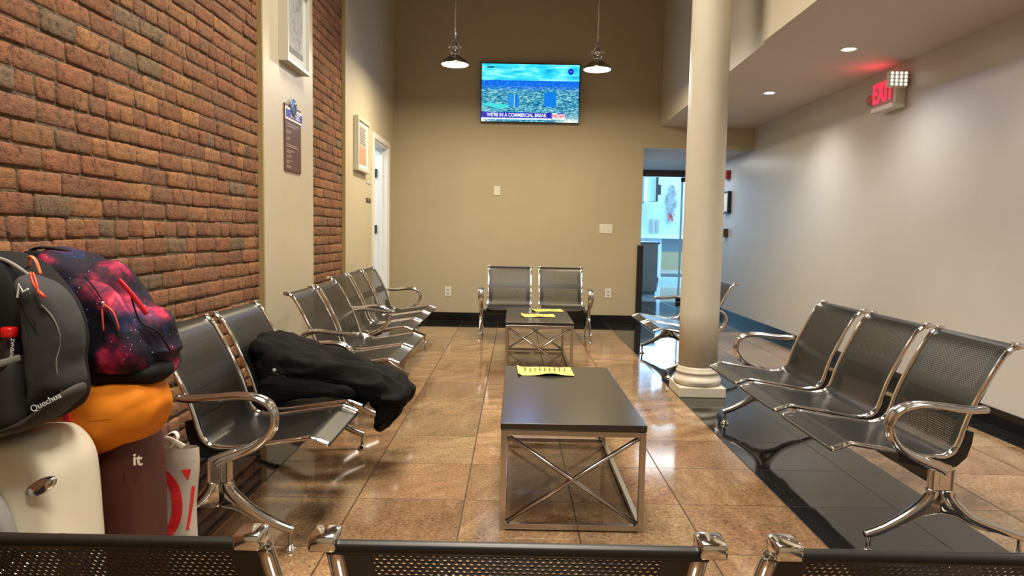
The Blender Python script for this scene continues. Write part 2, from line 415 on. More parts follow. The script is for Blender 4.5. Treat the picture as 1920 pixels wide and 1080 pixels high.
def brick_panel(name, y0, y1, z1, xf, hdr_every=6, phase=0):
    """old brickwork on a mortar bed, every brick of the panel in one wall mesh"""
    rnd = random.Random(int(y0*100)+5)
    me = bpy.data.meshes.new(name); V = []; F = []; Cc = []; Mi = []
    def quad(a, b_, c_, d, colr, mi):
        i = len(V); V.extend((a, b_, c_, d)); F.append((i, i+1, i+2, i+3)); Cc.append(colr); Mi.append(mi)
    quad((xf-.0055, y0, 0), (xf-.0055, y1, 0), (xf-.0055, y1, z1), (xf-.0055, y0, z1), (.1, .1, .1, 1), 1)
    CH = .0775; r = 0; z = 0
    while z < z1:
        hdr = ((r+phase) % hdr_every == 0)
        bl = .098 if hdr else .203
        y = y0-rnd.random()*bl
        while y < y1:
            l = bl*(1+rnd.uniform(-.09, .09))
            if not hdr and rnd.random() < .10: l *= .5
            a = max(y, y0); c_ = min(y+l-.008+rnd.uniform(-.003, .003), y1)
            if c_-a > .02:
                t = rnd.random(); g = rnd.uniform(.68, .94)
                base = (.33, .132, .058) if t < .5 else (.40, .185, .072) if t < .75 else (.29, .125, .062) if t < .95 else (.23, .15, .085)
                cc = (base[0]*g, base[1]*g, base[2]*g, 1)
                zb = z+.0045+rnd.uniform(-.003, .003); zt = z+CH-.0055+rnd.uniform(-.003, .003)
                nb = max(2, int((c_-a)/.035)+1); ee = .0045; ys_ = [0, ee/(c_-a)]+[ee/(c_-a)+(1-2*ee/(c_-a))*k/nb for k in range(1, nb)]+[1-ee/(c_-a), 1]; zh = zt-zb; zs_ = [0, ee/zh, .36, .66, 1-ee/zh, 1]; ny = len(ys_); nz = 6
                xo = xf+rnd.uniform(-.003, .004)
                gi = len(V)
                for iz in range(nz):
                    for iy in range(ny):
                        fy, fz = ys_[iy], zs_[iz]
                        yy = a+(c_-a)*fy; zz = zb+(zt-zb)*fz
                        e = min(fy, 1-fy)*(c_-a); e2 = min(fz, 1-fz)*(zt-zb)
                        edge = 1 if min(e, e2) < 1e-6 else 0
                        corner = edge and e < 1e-6 and e2 < 1e-6
                        n_ = noise.noise(Vector((yy*28, zz*28, 3)))
                        x = xo+.0026*n_-(.0028 if edge else 0)
                        if edge:
                            yy += .0048*noise.noise(Vector((yy*38, zz*38, 9))); zz += .0048*noise.noise(Vector((yy*38, zz*38, 19)))
                        if corner: yy += .004*(1 if fy < .5 else -1); zz += .003*(1 if fz < .5 else -1)
                        yy = min(max(yy, y0), y1)
                        V.append((x, yy, zz))
                # sides going back into the mortar
                for iz in range(nz-1):
                    for iy in range(ny-1):
                        i = gi+iz*ny+iy; F.append((i, i+1, i+ny+1, i+ny)); Cc.append(cc); Mi.append(0)
                ringi = [gi+i for i in range(ny)]+[gi+ny*k+ny-1 for k in range(1, nz)]+[gi+(nz-1)*ny+i for i in range(ny-2, -1, -1)]+[gi+ny*k for k in range(nz-2, 0, -1)]
                bi = len(V)
                for q in ringi: p = V[q]; V.append((xf-.016, p[1], p[2]))
                for k in range(len(ringi)):
                    k2 = (k+1) % len(ringi); F.append((ringi[k2], ringi[k], bi+k, bi+k2)); Cc.append(cc); Mi.append(0)
            y += l
        z += CH; r += 1
    me.from_pydata(V, [], F)
    me.materials.append(MATS['old_brick']); me.materials.append(MATS['mortar'])
    ca = me.color_attributes.new('tone', 'BYTE_COLOR', 'CORNER')
    li = 0
    for p, c_, mi in zip(me.polygons, Cc, Mi):
        p.material_index = mi; p.use_smooth = True
        for _ in p.loop_indices:
            ca.data[li].color_srgb = tuple(x**(1/2.2) if i < 3 else 1 for i, x in enumerate(c_)); li += 1
    me.update()
    return link(name, me, None)
struct(brick_panel('wall_left', YN, 1.472, HC, XW-.03, phase=4))
struct(brick_panel('wall_left', 2.515, 3.537, HC, XW-.03, phase=1))
struct(box('wall_left', (XW-.5, YN-.1, 0), (XW-.045, 3.6, HC), 'mortar'))
struct(box('wall_left', (XW-.045, 1.472, 0), (XW, 2.515, HC), 'cream_plaster'))
bm = bmesh.new()
add_box(bm, (XW-.16, 3.537, 0), (XW, 4.775, HC)); add_box(bm, (XW-.16, 5.64, 0), (XW, YB+.16, HC)); add_box(bm, (XW-.16, 4.775, 2.14), (XW, 5.64, HC))
struct(bm_obj('wall_left', bm, 'cream_plaster'))
bm = bmesh.new()
add_box(bm, (XW-.044, 1.452, 0), (XW+.001, 1.474, HC)); add_box(bm, (XW-.044, 3.517, 0), (XW+.001, 3.539, HC))
struct(bm_obj('trim_1', bm, 'ochre_caulk'))
# back wall with the opening at its right end
bm = bmesh.new()
add_box(bm, (XW-.16, YB, 0), (2.72, YB+.14, HC)); add_box(bm, (2.72, YB, 2.24), (XR+.2, YB+.14, HC))
struct(bm_obj('wall_back', bm, 'back_plaster'))
struct(box('wall_right', (XR, YN-.1, 0), (XR+.2, 9.1, HC), 'gray_plaster'))
struct(box('wall_front', (XW-.5, YN-.3, 0), (XR+.2, YN, HC), 'back_plaster'))
# dropped ceiling on the right with its upright face
bm = bmesh.new()
add_prism(bm, [(2.925, YB), (2.86, 2.16), (XR, 2.16), (XR, YB)], HS, HS+.12, 'Z')
add_prism(bm, [(2.86, 2.16), (2.86, YN), (XR, YN), (XR, 2.16)], HS, HS+.12, 'Z')
struct(bm_obj('ceiling', bm, 'soffit_paint'))
bm = bmesh.new()
add_prism(bm, [(2.925, YB), (2.86, 2.18), (2.98, 2.18), (2.98, YB)], HS+.001, HC, 'Z')
add_prism(bm, [(2.835, 2.18), (2.835, YN), (2.98, YN), (2.98, 2.18)], HS+.001, HC, 'Z')
struct(bm_obj('wall_soffit', bm, 'cream_plaster'))
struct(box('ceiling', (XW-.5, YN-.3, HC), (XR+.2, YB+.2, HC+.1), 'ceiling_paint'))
# passage behind the back wall
struct(box('ceiling', (2.5, YB+.14, 2.24), (XR+.2, 9.05, 2.34), 'soffit_paint'))
struct(box('wall_passage', (2.56, YB+.14, 0), (2.66, 9.05, 2.24), 'gray_plaster'))
struct(box('trim_2', (2.66, 8.95, 2.13), (XR, 9.05, 2.24), 'brown_sign'))
# baseboards
def bbd(name, lo, hi): return struct(box(name, lo, hi, 'black_tile_trim', bev=.003))
bbd('baseboard_back', (XW+.0, YB-.014, 0), (2.70, YB, .098))
bbd('baseboard_right', (XR-.014, YN, 0), (XR, 8.9, .105))
bm = bmesh.new(); add_box(bm, (XW, 1.475, 0), (XW+.013, 2.514, .098), .003); add_box(bm, (XW, 3.54, 0), (XW+.013, 4.71, .098), .003); add_box(bm, (XW, 5.71, 0), (XW+.013, 6.01, .098), .003)
struct(bm_obj('baseboard_left', bm, 'black_tile_trim'))

# far lobby
struct(box('wall_lobby', (2.4, 14.0, 1.08), (9.0, 14.15, 4.0), 'lobby_wall'))
struct(box('wall_lobby', (2.4, 14.0, 0), (4.62, 14.15, 1.08), 'lobby_wall'))
struct(box('wall_lobby', (2.4, 14.0, 0), (9.0, 14.15, .12), 'lobby_wall'))
struct(box('wall_lobby', (2.3, 9.05, 0), (2.4, 14.1, 4.0), 'lobby_wall'))
struct(box('wall_lobby', (8.0, 9.05, 0), (8.1, 14.1, 4.0), 'lobby_wall'))
struct(box('wall_lobby', (XR+.0, 9.05, 0), (8.1, 9.12, 4.0), 'lobby_wall'))
struct(box('wall_lobby', (2.3, 9.05, 2.24), (XR, 9.12, 4.0), 'lobby_wall'))
struct(box('ceiling', (2.3, 9.05, 4.0), (8.1, 14.2, 4.1), 'soffit_paint'))
struct(box('trim_3', (2.4, 13.93, 1.06), (8.0, 14.0, 1.14), 'trim_white', bev=.01))
w = empty('window_1', (5.9, 14.05, .6)); struct(w)
o = box('window_frame', (-1.28, -.03, -.48), (-1.22, .03, .46), 'trim_white', w)
for k in range(4): box('window_bar', (-.55+k*.6, -.02, -.48), (-.52+k*.6, .02, .46), 'trim_white', w)
box('pane', (-1.22, -.004, -.48), (2.0, .004, .46), 'clear_glass', w)
struct(box('floor', (2.0, 14.15, -.12), (12, 24, -.02), 'street_gray'))
struct(box('wall_street', (0, 23, -.1), (14, 23.2, 6), 'lobby_wall'))

# glass storefront
g = tag(empty('glass_door', (3.35, 9.0, 0)), 'clear frameless glass door at the end of the passage with dark clamp fittings', 'door')
box('glass_pane', (-.66, -.006, .02), (.565, .006, 2.12), 'clear_glass', g)
box('glass_edge', (.565, -.007, .02), (.60, .007, 2.12), 'glass_edge', g)
box('top_clamp', (.56, -.02, 2.05), (.635, .02, 2.125), 'black_plastic', g, bev=.004)
box('bottom_clamp', (.54, -.02, .005), (.635, .02, .08), 'black_plastic', g, bev=.004)
g = tag(empty('glass_sidelight', (4.06, 9.0, 0)), 'narrow fixed glass panel between the glass door and the right wall', 'glass panel')
box('glass_pane', (-.05, -.006, 0), (.055, .006, 2.13), 'clear_glass', g); box('glass_edge', (-.062, -.007, 0), (-.05, .007, 2.12), 'glass_edge', g)

# doorway on the left
d = empty('door_1', (XW, 5.2075, 0)); struct(d, 'open doorway in the left wall with white casing and black hinges')
bm = bmesh.new()
for a, c_ in ((-.493, -.433), (.433, .493)): add_box(bm, (-.002, a, 0), (.016, c_, 2.2), .003)
add_box(bm, (-.002, -.433, 2.14), (.016, .433, 2.2), .003)
bm_obj('casing', bm, 'trim_white', d)
bm = bmesh.new(); add_box(bm, (-.165, .41, 0), (0, .434, 2.14)); add_box(bm, (-.165, -.434, 0), (0, -.41, 2.14)); add_box(bm, (-.165, -.41, 2.12), (0, .41, 2.14))
add_box(bm, (-.10, .40, 0), (-.06, .41, 2.12))
bm_obj('jamb', bm, 'trim_white', d)
for z in (1.83, 1.15, .25):
    h = box('hinge', (-.165, .398, z-.05), (-.125, .411, z+.05), 'hinge_black', d, bev=.002)
    lathe('hinge_pin', [(.008, z-.055), (.008, z+.055)], (-.172, .40, 0), 'hinge_black', h, 10)
lf = box('door_leaf', (-.23, .43, .01), (-.19, 1.25, 2.11), 'trim_white', d, bev=.003)
struct(box('wall_closet', (XW-1.5, 4.2, 0), (XW-1.4, 7, 2.6), 'trim_white'))
struct(box('wall_closet', (XW-1.5, 4.1, 0), (XW-.16, 4.2, 2.6), 'trim_white'))
struct(box('wall_closet', (XW-1.5, 7, 0), (XW-.16, 7.1, 2.6), 'trim_white'))
struct(box('ceiling', (XW-1.5, 4.1, 2.6), (XW-.16, 7.1, 2.7), 'trim_white'))
struct(box('floor', (XW-1.5, 4.1, -.1), (XW-.14, 7.1, .0), 'street_gray'))

# column
c_ = tag(empty('column', (2.45, 2.11, 0)), 'cream painted round column with a moulded base on the black floor band', 'column')
box('plinth', (-.165, -.165, 0), (.165, .165, .072), 'column_paint', c_, bev=.006)
prof = [(.150, .072)]+[(.152+.018*math.sin(PI*k/8), .072+.062*k/8) for k in range(1, 9)]+[(.150, .138), (.146, .145), (.146, .156), (.152, .160), (.152, .170), (.146, .176), (.141, .190), (.1385, .205)]
lathe('base_moulding', prof, (0, 0, 0), 'column_paint', c_, 48)
lathe('shaft', [(.1385, .205)]+[(.1385-.010*(k/12)**1.5, .205+(HC-.21)*k/12) for k in range(1, 13)], (0, 0, 0), 'column_paint', c_, 48)
# black corner guard post at the end of the back wall
tag(box('corner_post', (2.675, YB-.045, 0), (2.75, YB-.002, 1.007), 'black_plastic', bev=.004), 'tall narrow black post standing at the end of the back wall beside the opening', 'post')

# ------------------------------------------------------------------ benches
PROF = [(.366, .366), (.345, .373), (.318, .383), (.300, .388), (.280, .387), (.20, .374), (.11, .360), (.04, .349), (.0, .346), (-.040, .348), (-.068, .358), (-.088, .380), (-.101, .41), (-.113, .45), (-.130, .50), (-.153, .555), (-.178, .605), (-.203, .655), (-.228, .700), (-.243, .725), (-.256, .741), (-.272, .754), (-.292, .763)]
CUR = catmull([(0, y, z) for y, z in PROF], 4)
SW = .2435
def seat_mesh():
    pts = CUR+[Vector((0, -.299, .761)), Vector((0, -.302, .754)), Vector((0, -.299, .747)), Vector((0, -.292, .746))]
    pts = [Vector((0, .362, .356)), Vector((0, .369, .359))]+pts
    L = [0]
    for a, c in zip(pts, pts[1:]): L.append(L[-1]+(c-a).length)
    xs = [-SW+.014, -.2, -.1, 0, .1, .2, SW-.014]
    V = [(x, p.y, p.z) for p in pts for x in xs]; n = len(xs)
    for i, p in enumerate(pts):          # second skin: the sheet is two millimetres thick
        t = (pts[min(i+1, len(pts)-1)]-pts[max(i-1, 0)]).normalized(); q = p+Vector((0, -t.z, t.y))*.002
        V += [(x, q.y, q.z) for x in xs]
    m_ = len(pts)*n
    F = [(i*n+j, i*n+j+1, (i+1)*n+j+1, (i+1)*n+j) for i in range(len(pts)-1) for j in range(n-1)]
    F += [tuple(m_+k for k in f_[::-1]) for f_ in F]
    me = bpy.data.meshes.new('seat_shell'); me.from_pydata(V, [], F)
    uv = me.uv_layers.new(name='UVMap')
    for p in me.polygons:
        p.use_smooth = True
        for li in p.loop_indices:
            vi = me.loops[li].vertex_index; uv.data[li].uv = (V[vi][0], L[(vi % m_)//n])
    me.materials.append(MATS['perforated_steel']); return me
def rail_mesh():
    bm = bmesh.new(); nc = len(CUR)
    ra = [.0125]*nc; rb = [.0085]*nc
    for i in range(nc):
        y = CUR[i]
        if (y.z > .735) or (y.y > .32): ra[i] = .0145; rb[i] = .0095
        if -.085 < y.y < -.02 and y.z < .42: ra[i] = .0140; rb[i] = .0105
    add_sweep(bm, [c for c in CUR], ra, rb, 10, (1, 0, 0), True, 2.2)
    add_box(bm, (-.0168, -.3075, .7520), (.0168, -.270, .7730), .004)
    bmesh.ops.recalc_face_normals(bm, faces=bm.faces[:])
    me = bpy.data.meshes.new('side_rail'); bm.to_mesh(me); bm.free(); me.materials.append(MATS['chrome'])
    for p in me.polygons: p.use_smooth = True
    return me
def bracket_mesh():
    bm = bmesh.new()
    poly = [(.12, .352), (.12, .325), (.03, .305), (-.04, .300), (-.095, .310), (-.130, .345), (-.146, .40), (-.150, .44), (-.126, .445), (-.112, .405), (-.095, .372), (-.068, .350), (-.03, .339), (0, .336), (.05, .340)]
    add_prism(bm, poly, -.011, .011, 'X')
    bmesh.ops.recalc_face_normals(bm, faces=bm.faces[:])
    me = bpy.data.meshes.new('seat_bracket'); bm.to_mesh(me); bm.free(); me.materials.append(MATS['black_plastic']); return me
def arm_mesh():
    bm = bmesh.new()
    pts = catmull([(0, -.012, .31), (0, .01, .325), (0, .06, .345), (0, .115, .370), (0, .162, .405), (0, .192, .450), (0, .194, .495), (0, .172, .530), (0, .13, .549), (0, .07, .553), (0, -.01, .545), (0, -.08, .539), (0, -.145, .541)], 5)
    n = len(pts); ra = []; rb = []
    for i in range(n):
        t = i/(n-1)
        ra.append(.017+.013*min(1, max(0, (t-.12)/.3)) - (.008*max(0, (t-.9)/.1)))
        rb.append(.019-.007*min(1, t*2.2))
    add_sweep(bm, pts, ra, rb, 14, (1, 0, 0), True, 2.6)
    # moulded ridge along the top of the arm
    add_sweep(bm, [p+Vector((0, 0, 0)) for p in pts[8:-2]], .008, [r+.0035 for r in rb[8:-2]], 8, (1, 0, 0))
    bmesh.ops.recalc_face_normals(bm, faces=bm.faces[:])
    me = bpy.data.meshes.new('armrest'); bm.to_mesh(me); bm.free(); me.materials.append(MATS['cast_chrome'])
    for p in me.polygons: p.use_smooth = True
    return me
def post_mesh():
    bm = bmesh.new()
    poly = [(-.038, .246), (-.038, .322), (-.034, .336), (-.010, .343), (.02, .352), (.055, .368), (.066, .345), (.046, .330), (.038, .315), (.038, .246)]
    add_prism(bm, poly, -.014, .014, 'X')
    bmesh.ops.bevel(bm, geom=bm.edges[:], offset=.004, segments=2, affect='EDGES')
    for s in (-1, 1):
        add_sweep(bm, [(s*.010, .034, .246), (s*.010, .034, .32)], .008, .008, 8)
        add_sweep(bm, [(s*.010, -.034, .246), (s*.010, -.034, .32)], .008, .008, 8)
        add_box(bm, (s*.014-.0015, -.013, .262), (s*.014+.0015, .013, .318), .001)
    bmesh.ops.recalc_face_normals(bm, faces=bm.faces[:])
    me = bpy.data.meshes.new('post'); bm.to_mesh(me); bm.free(); me.materials.append(MATS['cast_chrome']); return me
def leg_mesh(s, foot):
    bm = bmesh.new()
    pts = catmull([(0, s*.026, .246), (0, s*.032, .225), (0, s*.060, .190), (0, s*.12, .142), (0, s*foot*.78, .100), (0, s*foot, .078), (0, s*(foot+.014), .074)], 5)
    n = len(pts)
    add_sweep(bm, pts, [.020-.007*i/n for i in range(n)], [.022-.009*i/n for i in range(n)], 12, (1, 0, 0), True, 2.6)
    # concave web under the crotch
    web = [(0, .246), (s*.036, .246), (s*.042, .222), (s*.072, .192), (s*.13, .150), (s*.21, .108), (s*.20, .092), (s*.12, .118), (s*.06, .150), (0, .166)]
    if s < 0: web = web[::-1]
    add_prism(bm, web, -.009, .009, 'X')
    add_sweep(bm, catmull([(0, 0, .160), (0, s*.06, .148), (0, s*.12, .118), (0, s*.18, .097)], 4), .011, .004, 8)
    bmesh.ops.recalc_face_normals(bm, faces=bm.faces[:])
    me = bpy.data.meshes.new('leg'); bm.to_mesh(me); bm.free(); me.materials.append(MATS['cast_chrome'])
    for p in me.polygons: p.use_smooth = True
    return me
def foot_mesh(s, foot):
    bm = bmesh.new()
    add_lathe(bm, [(.008, .020), (.008, .070), (.013, .074), (.013, .088), (.006, .092)], (0, s*foot, 0), 12)
    add_lathe(bm, [(.024, 0), (.025, .005), (.021, .010), (.013, .016), (.010, .022)], (0, s*foot, 0), 18)
    bmesh.ops.recalc_face_normals(bm, faces=bm.faces[:])
    me = bpy.data.meshes.new('foot'); bm.to_mesh(me); bm.free(); me.materials.append(MATS['chrome'])
    for p in me.polygons: p.use_smooth = True
    return me
ME = dict(seat=seat_mesh(), rail=rail_mesh(), br=bracket_mesh(), arm=arm_mesh(), post=post_mesh(), legf=leg_mesh(1, .245), legr=leg_mesh(-1, .30), ff=foot_mesh(1, .245), fr=foot_mesh(-1, .30))
def inst(name, me, parent, loc=(0, 0, 0), rz=0):
    o = bpy.data.objects.new(name, me); col.objects.link(o); o.parent = parent; o.location = loc; o.rotation_euler = (0, 0, rz); return o
def bench(n, loc, rz, label, flips=(0, 0)):
    root = tag(empty('waiting_bench', loc, rz), label, 'bench', 'perforated steel waiting benches')
    for i in range(n):
        cx = (i-(n-1)/2)*.557
        s = inst('seat_shell', ME['seat'], root, (cx, 0, 0))
        for sg in (-1, 1): inst('side_rail', ME['rail'], s, (sg*(SW-.010), 0, 0))
        for sg in (-1, 1): inst('seat_bracket', ME['br'], s, (sg*(SW-.018), 0, 0))
    hx = (n*.487+(n-1)*.07)/2+.055
    bm = bmesh.new(); add_box(bm, (-hx, -.033, .258), (hx, .03, .312), .012)
    bm_obj('support_beam', bm, 'black_steel', root)
    for sg, fl in zip((-1, 1), flips):
        a = inst('armrest', ME['arm'], root, (sg*hx, 0, 0), PI if fl else 0)
        inst('post', ME['post'], root, (sg*hx, 0, 0), PI if fl else 0)
        l = inst('leg', ME['legf'], root, (sg*hx, 0, 0)); inst('foot', ME['ff'], l)
        l = inst('leg', ME['legr'], root, (sg*hx, 0, 0)); inst('foot', ME['fr'], l)
    return root
bench(2, (.086, .085, 0), -PI/2, 'two seat perforated steel bench against the brick wall with a black coat on it')
bench(2, (.080, 1.64, 0), -PI/2, 'two seat perforated steel bench in front of the narrow plaster pilaster', (1, 1))
bench(3, (-.045, 3.29, 0), -PI/2, 'three seat perforated steel bench on the left ending beside the white doorway')
bench(2, (1.335, 4.53, 0), PI, 'two seat perforated steel bench facing forward under the television')
bench(2, (2.60, 3.19, 0), PI/2, 'two seat perforated steel bench mostly hidden behind the round column', (1, 1))
bench(3, (2.65, .425, 0), PI/2, 'three seat perforated steel bench on the black floor band by the right wall')
bench(3, (1.118, -1.752, 0), 0, 'three seat bench in the foreground seen from behind, only its back tops showing')

# ------------------------------------------------------------------ coffee tables
def coffee_table(loc, label, L=1.13):
    root = tag(empty('coffee_table', loc), label, 'table', 'black topped coffee tables')
    W = .55; hw, hl = W/2, L/2; s = .011
    box('tabletop', (-hw-.002, -hl-.002, .394), (hw+.002, hl+.002, .420), 'table_black', root, bev=.0025)
    for x in (-1, 1):
        for y in (-1, 1):
            box('leg', (x*(hw-s)-s, y*(hl-s)-s, 0), (x*(hw-s)+s, y*(hl-s)+s, .392), 'frame_steel', root, bev=.0015)
    for z0, nm in ((.372, 'top_rail'), (.008, 'base_rail')):
        for y in (-1, 1): box(nm, (-hw+2*s, y*(hl-s)-s, z0), (hw-2*s, y*(hl-s)+s, z0+.021), 'frame_steel', root, bev=.0015)
        for x in (-1, 1): box(nm, (x*(hw-s)-s, -hl+2*s, z0), (x*(hw-s)+s, hl-2*s, z0+.021), 'frame_steel', root, bev=.0015)
    for y in (-1, 1):
        for k, sg in enumerate((-1, 1)):
            a = Vector((sg*(-hw+2*s+.004), y*(hl-s), .368)); c = Vector((sg*(hw-2*s-.004), y*(hl-s), .034))
            sweep('cross_brace', [a, c], .009, 'frame_steel', root, .009, 4, (0, 1, 0), 8)
    return root
coffee_table((1.343, .27, 0), 'near coffee table with black top, chrome X frame and one yellow sheet')
coffee_table((1.318, 3.22, 0), 'far coffee table in front of the wall bench with two yellow sheets', 1.08)
def sheet(cx, cy, w, h, rz, label, curl):
    V = []; nx, ny = 14, 6
    for j in range(ny+1):
        for i in range(nx+1):
            x = (i/nx-.5)*w; y = (j/ny-.5)*h
            z = .0012+curl*math.exp(-((x-.03)/.06)**2)*max(0, (.5-j/ny))*2+.002*(1+math.sin(x*40+2))*.5
            if i == 0: z += .010
            V.append((x, y, z))
    F = [(j*(nx+1)+i, j*(nx+1)+i+1, (j+1)*(nx+1)+i+1, (j+1)*(nx+1)+i) for j in range(ny) for i in range(nx)]
    me = bpy.data.meshes.new('paper_sheet'); me.from_pydata(V, [], F)
    o = link('paper_sheet', me, 'yellow_paper', None, True); o.location = (cx, cy, .4205); o.rotation_euler = (0, 0, rz)
    tag(o, label, 'paper')
    bm = bmesh.new(); rnd = random.Random(int(cy*10))
    for k in range(9):
        x = -w*.36+k*w*.09; l = h*rnd.uniform(.18, .42); y0 = -.02+rnd.uniform(-.01, .02)
        add_box(bm, (x-.004, y0, .0052+curl*.6), (x+.004, y0+l, .0057+curl*.6))
    bm_obj('printed_lines', bm, 'ink', o)
sheet(1.275, .690, .285, .22, .02, 'yellow printed sheet on the near coffee table', .012)
sheet(1.318, 3.13, .29, .21, .03, 'nearer of two yellow printed sheets on the far coffee table', .004)
sheet(1.42, 3.55, .28, .21, .10, 'farther of two yellow printed sheets on the far coffee table, close to the bench', .002)

# ------------------------------------------------------------------ television
tv = tag(empty('television', (1.262, YB-.045, 2.882)), 'flat wall mounted television showing a blue aerial city broadcast', 'television')
box('wall_mount', (-.2, .0, -.15), (.2, .045, .15), 'black_plastic', tv)
box('housing', (-.622, -.028, -.368), (.622, .0, .368), 'black_plastic', tv, bev=.005)
sc = box('screen', (-.610, -.0295, -.352), (.610, -.0275, .356), 'broadcast_picture', tv)
def tvq(name, poly, mat, y=-.0305, par=None): return prism(name, poly, y-.0004, y+.0004, mat, par or sc, 'Y')
def rect(x0, z0, x1, z1): return [(x0, z0), (x1, z0), (x1, z1), (x0, z1)]
tvq('picture_building', rect(-.285, -.165, -.20, -.012), 'tv_building_light'); tvq('picture_building', rect(-.196, -.165, -.145, -.02), 'tv_building')
tvq('picture_building', rect(.175, -.165, .325, .012), 'tv_building')
tvq('picture_roof', [(-.6, -.145), (-.53, -.120), (-.25, -.150), (-.36, -.20), (-.6, -.150)], 'tv_teal')
tvq('picture_edge_line', rect(-.201, -.17, -.194, -.012), 'tv_white', -.0312)
tvq('banner', rect(-.610, -.305, .272, -.238), 'tv_blue', -.0312)
tvq('banner_edge', rect(-.610, -.325, .272, -.307), 'tv_white', -.0312)
text('banner_text', "WE'RE IN A COMMERCIAL BREAK", .061, 'tv_white', sc, (-.165, -.0320, -.272), (PI/2, 0, 0), .0003, .82, bold=.0016)
tvq('channel_logo', rect(.280, -.318, .435, -.240), 'tv_white', -.0312)
tvq('logo_bar', rect(.345, -.250, .430, -.238), 'tv_blue', -.0316)
text('logo_text', 'NOW', .066, 'tv_red', sc, (.358, -.0320, -.279), (PI/2, 0, 0), .0003, .86, bold=.002)
tvq('station_text_bar', rect(-.545, .305, -.455, .322), 'tv_dark', -.0312); text('station_text', 'BROADCAST TV', .018, 'tv_dark', sc, (-.385, -.0312, .313), (PI/2, 0, 0), .0003)
tvq('station_emblem', [(.502+.035*math.cos(a*PI/12), .272+.035*math.sin(a*PI/12)) for a in range(24)], 'tv_blue', -.0312)
text('emblem_text', 'CA', .026, 'tv_white', sc, (.502, -.0320, .272), (PI/2, 0, 0), .0003)

# ------------------------------------------------------------------ pendants
def pendant(x, y, z, label):
    r = tag(empty('pendant_lamp', (x, y, z)), label, 'lamp', 'chrome dome pendant lamps')
    lathe('shade', [(.141, 0), (.143, .006), (.137, .018), (.118, .040), (.090, .060), (.062, .077), (.044, .092), (.037, .100), (.030, .100), (.04, .090), (.06, .072), (.088, .055), (.115, .034), (.133, .014), (.138, 0), (.141, 0)], (0, 0, 0), 'nickel', r, 40, cap=False)
    lathe('diffuser', [(.001, -.006), (.10, -.004), (.132, .001), (.132, .004), (.001, .006)], (0, 0, 0), 'lamp_glow', r, 32)
    lathe('socket', [(.040, .098), (.041, .108), (.030, .116), (.028, .160), (.034, .166), (.034, .176), (.026, .184), (.022, .205), (.011, .235), (.008, .26)], (0, 0, 0), 'cast_chrome', r, 20)
    for s in (-1, 1):
        k = sweep('yoke_arm', catmull([(s*.028, 0, .115), (s*.046, 0, .135), (s*.046, 0, .175), (s*.026, 0, .205), (s*.008, 0, .245)], 4), .004, 'cast_chrome', r, seg=8, ref=(0, 1, 0))
        lathe('thumb_screw', [(.003, -.01), (.011, -.008), (.011, .008), (.003, .01)], (s*.055, 0, .175), 'chrome', k, 12, 'X')
    lathe('rod', [(.0055, .25), (.0055, HC-z)], (0, 0, 0), 'nickel', r, 10)
    L = bpy.data.lights.new('pendant_light', 'AREA'); L.shape = 'DISK'; L.size = .24; L.energy = 44; L.color = (1, .82, .52)
    o = bpy.data.objects.new('pendant_light', L); col.objects.link(o); o.parent = r; o.location = (0, 0, -.012)
pendant(.472, 4.2, 2.800, 'lit chrome dome pendant lamp hanging left of the television')
pendant(1.896, 4.2, 2.775, 'lit chrome dome pendant lamp hanging right of the television')

# recessed lights
def downlight(x, y, label):
    r = tag(empty('recessed_light', (x, y, HS)), label, 'light', 'recessed ceiling spotlights')
    lathe('trim_ring', [(.060, -.004), (.062, 0), (.045, .002), (.045, -.003), (.060, -.004)], (0, 0, 0), 'trim_white', r, 28, cap=False)
    lathe('lens', [(.001, -.004), (.044, -.003), (.044, -.001), (.001, -.001)], (0, 0, 0), 'spot_glow', r, 24)
    L = bpy.data.lights.new('spot_beam', 'SPOT'); L.energy = 66; L.spot_size = R(135); L.spot_blend = .9; L.shadow_soft_size = .04; L.color = (1, .965, .92)
    o = bpy.data.objects.new('spot_beam', L); col.objects.link(o); o.parent = r; o.location = (0, 0, -.02)
downlight(3.51, 3.877, 'small lit recessed ceiling spotlight, the farther one near the back wall')
downlight(3.51, 2.305, 'small lit recessed ceiling spotlight, the nearer one by the exit sign')
for y in (.73, -.85, -2.4, -4.0): downlight(3.51, y, 'small lit recessed ceiling spotlight outside the photo toward the viewer')

# ------------------------------------------------------------------ exit sign
e = tag(empty('exit_sign', (XR, 2.78, 2.30)), 'red lit EXIT sign with emergency lamp heads high on the right wall', 'sign')
box('housing', (-.085, -.16, -.095), (0, .17, .11), 'white_plastic', e, bev=.008)
box('battery_case', (-.11, -.17, -.135), (0, .16, -.095), 'white_plastic', e, bev=.008)
box('face_panel', (-.090, -.13, -.085), (-.084, .16, .10), 'exit_pink', e, bev=.002)
text('exit_letters', 'EXIT', .215, 'exit_red', e, (-.0925, .015, .008), (PI/2, 0, -PI/2), .002, .70, bold=.003)
hd = box('lamp_head', (-.175, -.235, .005), (-.03, -.185, .125), 'white_plastic', e, bev=.008)
bm = bmesh.new()
for i in range(4):
    for j in range(4): add_lathe(bm, [(.012, -.004), (.009, -.006), (.002, -.007)], (-.156+i*.035, -.235, .024+j*.028), 10, 'Y')
bm_obj('led_array', bm, 'led_white', hd)
lathe('swivel_joint', [(.015, -.19), (.015, -.15)], (-.06, 0, .03), 'cast_chrome', e, 12, 'Y')
hl = lathe('lamp_head', [(.022, .19), (.030, .20), (.045, .245), (.045, .255), (.030, .258)], (-.06, 0, -.01), 'exit_pink', e, 20, 'Y')
lathe('swivel_joint', [(.012, .16), (.012, .2)], (-.06, 0, -.01), 'cast_chrome', e, 12, 'Y')
L = bpy.data.lights.new('exit_glow', 'AREA'); L.size = .12; L.energy = .5; L.color = (1, .05, .08)
